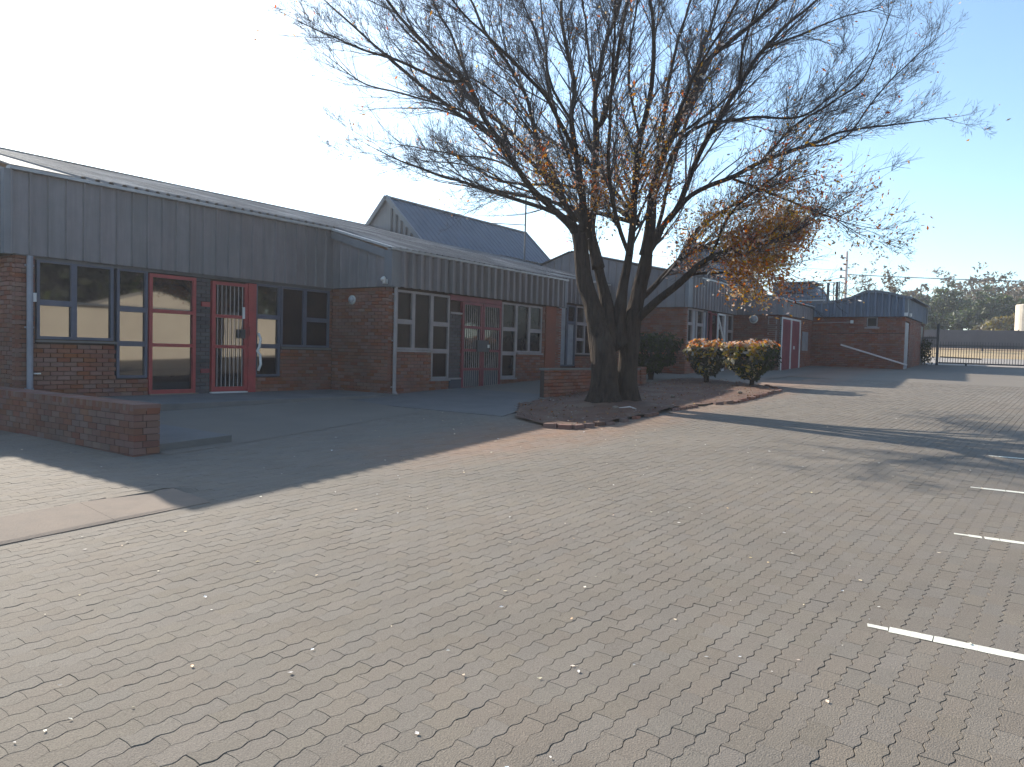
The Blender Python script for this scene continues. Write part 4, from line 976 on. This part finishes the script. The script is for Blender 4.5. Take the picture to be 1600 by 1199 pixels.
# ------------------------------------------------------------------ the big tree
LIMBS={
'trunk_left':[[12.34,6.57,0.45,0.428],[12.34,6.59,0.74,0.356],[12.35,6.6,1.1,0.309],[12.34,6.65,1.52,0.297],[12.35,6.75,1.93,0.25],[12.32,6.9,2.41,0.203],[12.26,7.03,2.88,0.191],[12.22,7.11,3.36,0.179],[12.2,7.17,3.77,0.168]],
'trunk_right':[[12.84,6.39,0.5,0.316],[12.84,6.4,0.86,0.255],[12.86,6.4,1.35,0.243],[12.91,6.38,1.83,0.243],[12.97,6.33,2.32,0.206],[13.05,6.25,2.93,0.17],[13.02,6.16,3.43,0.157]],
'a':[[12.2,7.17,3.77,0.144],[12.0,7.29,3.97,0.107],[11.39,7.67,4.48,0.093],[10.87,7.93,5.08,0.08],[10.54,8.08,5.51,0.073],[10.09,8.25,6.13,0.066],[9.36,8.62,6.64,0.048],[8.82,8.9,7.16,0.036],[8.36,9.06,7.51,0.02]],
'a1':[[10.09,8.25,6.13,0.049],[9.93,8.65,6.21,0.044],[9.57,9.36,6.53,0.039],[9.33,10.07,6.81,0.032],[8.95,10.99,7.27,0.017]],
'a2':[[10.52,8.11,5.51,0.039],[10.53,9.0,5.97,0.035],[10.5,9.93,6.3,0.03],[10.38,11.0,6.69,0.025],[10.31,11.83,7.24,0.015]],
'a3':[[10.14,8.17,5.99,0.044],[10.33,8.64,6.8,0.039],[10.49,9.16,7.54,0.035],[10.6,9.76,8.42,0.024]],
'a4':[[10.87,7.93,5.08,0.034],[10.95,8.73,5.7,0.029],[10.93,9.66,6.13,0.024],[10.73,10.82,6.27,0.015]],
'a5':[[11.23,7.75,4.71,0.035],[11.55,8.72,5.19,0.031],[11.75,10.01,5.52,0.026],[11.74,11.44,5.91,0.014]],
'a6':[[11.74,7.51,4.35,0.035],[11.91,8.51,4.75,0.031],[12.12,9.64,5.28,0.026],[12.05,10.98,5.58,0.014]],
'b':[[12.2,7.17,3.77,0.108],[12.27,7.44,4.23,0.085],[12.35,7.92,5.14,0.081],[12.47,8.32,5.75,0.076],[12.61,8.7,6.61,0.065],[12.67,9.18,7.41,0.059],[12.68,9.74,8.09,0.054],[12.7,10.3,9.03,0.041],[12.76,10.81,9.99,0.028]],
'b1':[[12.47,8.32,5.75,0.038],[12.52,8.99,6.47,0.036],[12.47,9.8,7.11,0.032],[12.4,10.62,7.51,0.019]],
'c':[[12.21,7.16,3.81,0.12],[12.27,7.09,4.16,0.108],[12.27,7.35,5.38,0.096],[12.25,7.42,5.93,0.084],[12.38,7.46,6.62,0.073],[12.38,7.69,7.45,0.061],[12.44,7.84,8.32,0.049],[12.49,8.0,9.23,0.037]],
'c1':[[12.27,7.35,5.29,0.072],[11.7,7.32,5.73,0.064],[11.11,7.31,6.07,0.056],[10.31,7.43,6.38,0.048],[9.77,7.51,6.58,0.036],[9.09,7.62,6.85,0.025],[8.6,7.65,7.14,0.015]],
'c2':[[12.25,7.42,5.93,0.048],[12.46,8.05,6.79,0.045],[12.79,8.52,7.74,0.039],[12.95,9.05,8.69,0.032],[13.23,9.6,9.73,0.022]],
'm0':[[12.6,6.63,1.58,0.205],[12.58,6.69,2.18,0.217],[12.61,6.87,2.91,0.158],[12.55,6.99,3.45,0.158],[12.49,7.11,3.79,0.146]],
'd':[[12.49,6.88,3.14,0.145],[12.42,7.04,3.86,0.133],[12.48,6.99,4.38,0.121],[12.58,7.07,5.21,0.115],[12.62,7.07,5.82,0.097],[12.69,7.17,6.46,0.073],[12.76,7.12,7.07,0.067],[12.91,7.12,7.48,0.062],[13.19,6.95,8.39,0.05],[13.37,6.94,9.32,0.037]],
'd1':[[12.62,7.07,5.82,0.085],[12.54,6.84,6.0,0.072],[12.31,6.54,6.8,0.058],[11.98,6.19,7.73,0.045],[11.78,5.99,8.36,0.033]],
'd2':[[12.69,7.17,6.46,0.049],[13.08,7.56,7.38,0.044],[13.5,7.91,8.37,0.039],[13.88,8.32,9.53,0.027]],
'e':[[12.78,6.46,1.71,0.206],[12.69,6.53,2.18,0.193],[12.77,6.48,2.91,0.145],[12.76,6.36,3.5,0.12],[12.8,6.34,4.22,0.108],[12.74,6.29,4.68,0.095],[12.71,6.21,5.49,0.088],[12.66,6.01,6.41,0.076],[12.51,5.94,7.5,0.057],[12.37,6.02,8.18,0.045]],
'e1':[[12.71,6.21,5.49,0.047],[12.17,6.16,6.13,0.04],[11.82,6.02,6.87,0.033],[11.47,5.69,7.62,0.021]],
'f':[[13.01,6.17,3.4,0.145],[13.01,6.06,4.35,0.132],[13.07,6.01,4.95,0.12],[13.13,5.8,5.53,0.113],[13.31,5.43,6.42,0.1],[13.36,5.23,6.94,0.082],[13.46,4.76,7.32,0.058],[13.58,4.27,7.66,0.045],[13.67,3.83,8.14,0.028]],
'f1':[[13.07,6.01,4.95,0.072],[13.49,6.16,5.67,0.068],[14.19,6.32,7.15,0.058],[14.57,6.36,7.93,0.052],[15.13,6.32,9.0,0.04],[15.6,6.26,9.97,0.027]],
'f2':[[13.31,5.43,6.42,0.059],[13.87,5.56,7.24,0.055],[14.48,5.63,8.08,0.051],[15.13,5.64,9.09,0.033]],
'f3':[[13.13,5.8,5.53,0.048],[13.81,5.56,6.02,0.044],[14.67,5.26,6.7,0.038],[15.56,4.93,7.67,0.031],[16.47,4.57,8.57,0.022]],
'g':[[13.02,6.16,3.46,0.108],[13.33,5.93,4.03,0.097],[13.49,5.74,4.4,0.097],[13.81,5.52,5.33,0.086],[13.99,5.3,5.88,0.086],[14.48,5.01,6.78,0.074],[14.89,4.66,7.59,0.069],[15.35,4.23,8.24,0.05],[15.8,3.8,8.77,0.038]],
'g1':[[14.48,5.01,6.78,0.05],[14.03,4.81,7.26,0.042],[13.67,4.48,7.75,0.035],[13.31,4.17,8.19,0.022]],
'g2':[[14.89,4.66,7.59,0.044],[15.7,4.23,8.02,0.038],[16.58,3.71,8.54,0.026],[17.56,3.05,9.02,0.014]],
'h':[[13.37,5.88,4.09,0.085],[13.73,5.58,4.62,0.079],[14.26,5.03,5.0,0.074],[14.7,4.6,5.33,0.068],[15.4,3.98,5.7,0.057],[15.93,3.59,6.0,0.046],[16.32,3.22,6.17,0.038],[17.09,2.49,6.38,0.026],[17.88,1.73,6.6,0.013]],
'h1':[[14.7,4.6,5.33,0.05],[14.55,4.14,5.7,0.042],[14.38,3.7,5.94,0.035],[14.23,3.23,6.1,0.028],[14.24,2.72,6.48,0.022],[14.08,2.32,7.43,0.011]],
'h2':[[15.4,3.98,5.7,0.038],[16.18,3.41,5.99,0.032],[16.9,2.98,6.95,0.026],[17.63,2.52,7.74,0.02],[18.21,2.08,8.38,0.011]],
'h3':[[14.26,5.03,5.0,0.049],[14.36,4.34,4.66,0.042],[14.46,3.65,4.32,0.033],[14.47,3.09,4.04,0.018]],
'i':[[13.01,6.06,4.35,0.06],[13.31,5.71,5.5,0.06],[13.59,5.34,5.87,0.054],[13.59,5.0,5.88,0.047],[13.65,4.38,5.86,0.04],[13.84,3.59,5.81,0.032],[13.83,2.95,6.26,0.018]],
'j':[[12.91,6.38,2.01,0.146],[12.93,6.2,2.26,0.121],[12.93,5.7,2.66,0.112],[12.89,5.26,2.99,0.104],[12.84,4.84,3.29,0.079],[12.87,4.29,3.45,0.055],[12.88,3.75,3.52,0.039],[12.88,3.24,3.7,0.021]],
'j1':[[12.89,5.26,2.99,0.046],[13.65,4.89,3.11,0.042],[14.4,4.53,3.24,0.034],[15.2,4.1,3.4,0.02]],
'j2':[[12.84,4.84,3.29,0.045],[12.75,4.49,3.94,0.04],[12.77,3.97,4.43,0.03],[12.78,3.46,4.69,0.017]],
'k':[[12.97,6.33,2.44,0.097],[13.43,6.06,2.96,0.086],[13.84,5.86,3.42,0.081],[14.22,5.7,3.96,0.076],[14.85,5.37,4.48,0.058],[15.53,4.95,4.95,0.045],[16.31,4.4,5.31,0.027]],
'k1':[[13.84,5.86,3.42,0.05],[14.79,5.58,3.84,0.045],[15.77,5.27,4.22,0.038],[16.86,4.79,4.63,0.022]],
'n':[[12.75,6.35,3.38,0.072],[11.88,6.26,4.06,0.062],[11.11,6.0,4.74,0.053],[10.44,5.62,5.53,0.04],[9.85,5.28,6.22,0.028],[9.35,5.0,6.92,0.018]],
'o':[[13.03,6.28,2.93,0.073],[14.2,6.45,4.21,0.071],[15.08,6.66,5.31,0.068],[16.06,6.76,6.66,0.057],[17.11,6.76,8.12,0.045],[17.98,6.66,9.44,0.031]],
'p':[[12.58,6.93,3.15,0.061],[13.27,7.81,4.81,0.065],[13.79,8.54,6.07,0.062],[14.34,9.26,7.44,0.05],[14.96,9.88,9.07,0.038],[15.4,10.4,10.72,0.023]],
'q':[[13.07,6.01,4.95,0.054],[12.56,5.41,5.77,0.045],[11.99,4.86,6.26,0.037],[11.56,4.29,6.71,0.028],[11.1,3.75,7.06,0.017]],
}
def back_limb(nm, pts_):
    LIMBS[nm] = [list(p) for p in pts_]
F1 = [12.15,7.2,4.0,.08]; F2 = [12.95,6.3,4.0,.08]
back_limb('r1', [F1,[11.8,8.1,5.2,.06],[11.0,9.6,6.3,.06],[10.0,11.4,8.0,.03]])
back_limb('r2', [F1,[12.3,8.4,5.5,.06],[12.5,10.2,7.0,.06],[12.5,12.3,9.0,.03]])
back_limb('r3', [F2,[13.5,7.7,5.4,.06],[14.5,9.6,6.6,.06],[15.6,11.4,8.4,.03]])
back_limb('r4', [F2,[13.9,7.2,5.0,.055],[15.8,8.3,5.9,.055],[17.6,9.4,7.3,.025]])
back_limb('r6', [F2,[13.2,7.9,4.9,.05],[13.8,10.2,5.4,.05],[14.2,12.0,6.4,.02]])
back_limb('r7', [F2,[14.2,7.6,4.7,.045],[15.6,9.3,4.9,.045],[16.9,10.4,5.5,.02]])
back_limb('r9', [F1,[11.6,9.0,4.7,.055],[11.2,10.2,5.1,.04],[11.0,11.3,5.6,.015]])
back_limb('r10', [F2,[13.1,8.6,4.7,.055],[13.3,10.2,5.1,.04],[13.4,11.8,5.5,.015]])
tree = root('big_tree', (12.5, 6.6, gz(12.5,6.6)), 'large many stemmed nearly leafless tree in the soil bed in front of the wing', 'tree')
rt = random.Random(12)
CT = Vector((12.6, 6.4, 3.0))
def smooth_path(P, sub=4):
    out = []; n = len(P)
    for i in range(n-1):
        p0, p1, p2, p3 = P[max(i-1,0)], P[i], P[i+1], P[min(i+2,n-1)]
        for k in range(sub):
            t = k/sub; t2 = t*t; t3 = t2*t
            out.append([.5*((2*p1[j])+(-p0[j]+p2[j])*t+(2*p0[j]-5*p1[j]+4*p2[j]-p3[j])*t2+(-p0[j]+3*p1[j]-3*p2[j]+p3[j])*t3) for j in range(4)])
    out.append(list(P[-1])); return out
TW = MB(); BR = MB(); LV = []; SEG = []
def grow(p, d, L_, r, depth):
    n = max(4, int(L_/.16)); pts = [p.copy()]; dd = d.normalized(); st = L_/n
    wv = Vector((rt.gauss(0,1), rt.gauss(0,1), rt.gauss(0,.5)))*.035
    for i in range(n):
        dd = (dd+wv+Vector((rt.gauss(0,.045), rt.gauss(0,.045), rt.gauss(0,.035)+.026))).normalized()
        pts.append(pts[-1]+dd*st)
    rad = [max(r*(1-.78*i/n), .0022) for i in range(n+1)]
    if r > .014: BR.tube(pts, rad, 5, cap=False)
    else: TW.tube(pts, rad, 3, cap=False)
    for q in pts[n//3:]: LV.append(q)
    if depth <= 0: return
    nk = {3: 7, 2: 5, 1: 4}[depth]
    for k in range(nk):
        f = rt.uniform(.15, .97); i = min(n, int(f*n)); t = (pts[min(i+1,n)]-pts[max(i-1,0)]).normalized()
        side = t.orthogonal().normalized(); side.rotate(Matrix.Rotation(rt.uniform(0,6.28), 3, t))
        nd = t*rt.uniform(.8,1.0)+side*rt.uniform(.35,.75)
        nd.z += .16
        grow(pts[i], nd, L_*rt.uniform(.38,.62)*(1.1-.4*f), rad[i]*rt.uniform(.45,.65), depth-1)
for nm, P in LIMBS.items():
    S = smooth_path(P, 5)
    pts = [Vector(s[:3]) for s in S]; nS = len(S)
    rad = [max(s[3]*((.80-.04*i_/nS) if nm.startswith('trunk') else (.58+.30*math.exp(-i_/5) if s[3] > .10 else .58)), .006) for i_, s in enumerate(S)]
    trunky = nm.startswith('trunk')
    # gentle wobble so limbs are not perfect arcs
    for i in range(1, len(pts)):
        pts[i] += Vector((noise.noise(pts[i]*1.7), noise.noise(pts[i]*1.7+Vector((9,0,0))), noise.noise(pts[i]*1.7+Vector((0,9,0)))))*.035
    b = MB(); sides = 14 if trunky else 9
    b.tube(pts, rad, sides)
    if trunky:
        for q in range(len(b.v)):
            v = Vector(b.v[q]); k = 1+.0; nz = noise.noise(Vector((v.x*5, v.y*5, v.z*1.2)))*.035+noise.noise(Vector((v.x*16, v.y*16, v.z*3)))*.014
            c = min(pts, key=lambda a: (a-v).length_squared); d = (v-c); 
            low = max(0, 1-(v.z-.5)/.55); 
            d2 = d.normalized() if d.length > 1e-4 else Vector((0,0,0))
            b.v[q] = tuple(v+d2*(nz+.10*low*low*(1+noise.noise(Vector((d2.x*2.5,d2.y*2.5,1)))*1.4)))
    o = b.build('trunk' if trunky else 'limb', M['bark'], tree, smooth=True)
    if trunky: continue
    Lr = sum((pts[i+1]-pts[i]).length for i in range(len(pts)-1))
    n = len(pts); thick = rad[0]
    cnt_ = int(Lr*3.5)+3
    for k in range(cnt_):
        f = rt.uniform(.30 if thick > .09 else .12, 1.0); i = min(n-2, int(f*(n-1))); t = (pts[i+1]-pts[i]).normalized()
        if pts[i].z < 3.0 and rt.random() < .6: continue
        side = t.orthogonal().normalized(); side.rotate(Matrix.Rotation(rt.uniform(0,6.28), 3, t))
        out_ = (pts[i]-CT); out_.z *= .4; out_ = out_.normalized()
        nd = t*.9+side*rt.uniform(.3,.8)+out_*.25+Vector((0,0,.12))
        L2 = rt.uniform(.8,2.2)*(1.15-.45*f)
        r2 = max(min(rad[i]*.42, .026), .008)
        grow(pts[i], nd, L2, r2, 3 if (L2 > 1.15 and rt.random() < .5) else 2)
    grow(pts[-1], (pts[-1]-pts[-3]), .9, rad[-1], 2)
    if nm in ('j','j1','j2','k','h3'):      # the low leafy boughs carry a thicket of short twigs
        for k in range(int(Lr*6)):
            i = rt.randint(n//3, n-2); t = (pts[i+1]-pts[i]).normalized(); side = t.orthogonal().normalized(); side.rotate(Matrix.Rotation(rt.uniform(0,6.28), 3, t))
            grow(pts[i], t*.6+side*.7+Vector((0,0,.05)), rt.uniform(.5,1.0), .009, 1)
stuff(BR.build('branches', M['twig'], tree)); stuff(TW.build('twigs', M['twig'], tree))
print('twig tris', len(TW.f)*2, len(BR.f)*2, len(LV))
# brown leaves still hanging on, mostly low on the right
def ppx(p):
    v = p-Vector((0,0,1.5)); z = v.dot(fwd); return v.dot(right)/z, v.dot(up)/z
lc = MB(); rnd = random.Random(4)
cen = [(Vector((13.2,4.7,3.0)), 1.0, 1.1), (Vector((13.7,4.2,3.5)), 1.0, 1.0), (Vector((12.95,5.0,3.4)), .9, .8), (Vector((13.6,4.2,4.1)), 1.1, .5), (Vector((14.5,3.2,3.9)), 1.2, .16),
       (Vector((12.7,5.5,3.9)), 1.0, .55), (Vector((12.0,6.6,4.1)), 1.0, .35), (Vector((11.3,7.5,4.2)), 1.0, .3), (Vector((12.6,6.0,3.7)), .9, .5), (Vector((10.9,8.0,4.8)), 1.1, .08),
       (Vector((14.2,3.0,4.2)), 1.1, .12), (Vector((12.3,6.0,4.9)), 1.3, .18), (Vector((13.0,5.2,5.2)), 1.3, .07)]
for q in LV:
    pr = .006
    for c_, r_, w_ in cen:
        d = (q-c_).length/r_
        if d < 1.6: pr += w_*math.exp(-d*d*1.3)
    if rnd.random() < pr*.8: leaf_quads(lc, q, rnd.choice((1,2,2,3))+(rnd.choice((2,3,4)) if pr > .75 else 0), .13, .044, rnd, up=-.2)
print('leaf quads', len(lc.f))
stuff(lc.build('leaves', M['leaf_brown'], tree))

# ------------------------------------------------------------------ leaves and litter on the ground
lb = MB(); rnd = random.Random(77)
def flake(b, x, y, z, s, curl=.3):
    a = rnd.uniform(0,6.28); ux, uy = math.cos(a), math.sin(a); l = s; w_ = s*rnd.uniform(.4,.75)
    h1 = rnd.uniform(.1,.9)*curl*s; h2 = rnd.uniform(.1,.9)*curl*s
    tz = rnd.uniform(-.25,.25)*s
    b.add([(x-ux*l/2,y-uy*l/2,z+h1),(x-uy*w_/2,y+ux*w_/2,z+.003),(x+ux*l/2,y+uy*l/2,z+h2),(x+uy*w_/2,y-ux*w_/2,z+.003+abs(tz)*.5),(x,y,z+.002)],[(0,1,4),(1,2,4),(2,3,4),(3,0,4)])
k = 0
while k < 330:
    d = rnd.uniform(1.8, 16)**1.0; l = rnd.uniform(-.72,.72)*d
    x = d*fx+l*rx; y = d*fy+l*ry; x /= (fx*fx+fy*fy)**.5; y /= (fx*fx+fy*fy)**.5
    if y > 12 or x > 24 or (x < 3.7 and 5.5 < y < 6.2): continue
    if rnd.random() > (.35+.65*math.exp(-((x-9)**2+(y-4)**2)/30)): continue
    h = .06 if (x < 3.7 and y > 6.1) else 0
    flake(lb, x, y, gz(x,y)+.003+h, rnd.uniform(.010,.024)*(1+.07*d)); k += 1
stuff(tag(lb.build('fallen_leaves', M['litter'], org=(0,0,0)), 'pale dry leaves scattered over the paved yard', 'leaves'))
lb = MB()
for k in range(1500):
    x = rnd.uniform(9.2,20.3); y = rnd.uniform(4.9,8.3)
    if not inside(x, y, BED): continue
    flake(lb, x, y, gz(x,y)+.06, rnd.uniform(.03,.07), .5)
stuff(tag(lb.build('leaf_litter', M['dry_leaf'], org=(0,0,0)), 'brown leaf litter lying on the reddish soil bed', 'leaves'))
# bleached root and a scrap beside the trunk
rb = MB(); rb.tube([(11.75,5.98,.60),(11.9,5.85,.62),(12.0,5.72,.57),(12.1,5.6,.56)], [.008,.012,.009,.005], 6)
tag(rb.build('dead_branch', M['pale_pole'], smooth=True), 'short bleached dead branch lying at the foot of the big tree', 'branch')
for x, y, s in ((11.75,6.05,.07),(14.6,6.2,.05),(16.4,5.4,.06)):
    q = MB(); q.lathe((x,y,gz(x,y)+.04), [(s*.6,0),(s,s*.3),(s*.8,s*.8),(s*.2,s)], 7)
    q.v = [(v[0]+rnd.uniform(-.01,.01), v[1]+rnd.uniform(-.01,.01), v[2]) for v in q.v]
    lbl = {11.75:'small pale stone at the foot of the big tree', 14.6:'small pale stone in the middle of the soil bed', 16.4:'small pale stone in the soil bed near the clipped bushes'}[x]
    tag(q.build('stone', M['concrete']), lbl, 'stone')

# ------------------------------------------------------------------ cream building across the yard, seen mirrored in the glass
ob = root('cream_house', (20, -12, gz(20,-12)), 'long cream rendered building with a low gable across the yard, mirrored in the windows', 'building')
z0 = gz(20,-12)
MB().box(9, 34, -14, -12, -.2, 3.3).build('wall', M['cream'], ob)
q = MB(); q.add([(18,-11.9,3.3),(25,-11.9,3.3),(21.5,-11.9,4.3),(18,-14,3.3),(25,-14,3.3),(21.5,-14,4.3)],[(0,1,2),(5,4,3),(0,2,5,3),(2,1,4,5)]); q.build('gable', M['cream'], ob)
q = MB(); q.box(8.8, 34.2, -14.2, -11.8, 3.31, 3.42); q.build('roof', M['slate_roof'], ob)

BT = [(6,-20,8,4.5,31),(14,-24,9.5,5,32),(24,-21,8.5,5,33),(33,-24,10,5.5,34),(42,-20,8.5,5,35),(52,-23,9,5.5,36),(0,-24,9,5,37)]  # out-of-view trees added to darken the sky mirrored in the windows
EV = ['evergreen tree added behind the near end of the cream building','evergreen tree added behind the cream building, left of its gable','evergreen tree added directly behind the gable of the cream building','tallest evergreen tree, added behind the far half of the cream building','evergreen tree added just past the far end of the cream building','evergreen tree added alone farthest along the yard edge','evergreen tree added nearest the open side of the cream building']
for i, (x, y, h, rd, sd_) in enumerate(BT):
    t = far_tree(x, y, h, rd, 'far_olive', EV[i], sd_, n=230, size=.6, flat=.7, base=.2)
    t['group'] = 'evergreen trees added behind the cream building to darken the mirrored sky'

# ------------------------------------------------------------------ thin haze in the air
hz = MB().box(-61, 251, -131, 131, -6, 17)
hz.v = [tuple(v) for v in hz.v]
hm = bpy.data.materials.new('air'); hm.use_nodes = True; hm.node_tree.nodes.clear()
pv = hm.node_tree.nodes.new('ShaderNodeVolumePrincipled'); pv.inputs['Color'].default_value = (0.9,0.93,1,1)
pv.inputs['Density'].default_value = 0.0011; pv.inputs['Anisotropy'].default_value = 0.4
mo = hm.node_tree.nodes.new('ShaderNodeOutputMaterial'); hm.node_tree.links.new(pv.outputs[0], mo.inputs['Volume'])
stuff(hz.build('haze', hm, org=(0,0,0)))
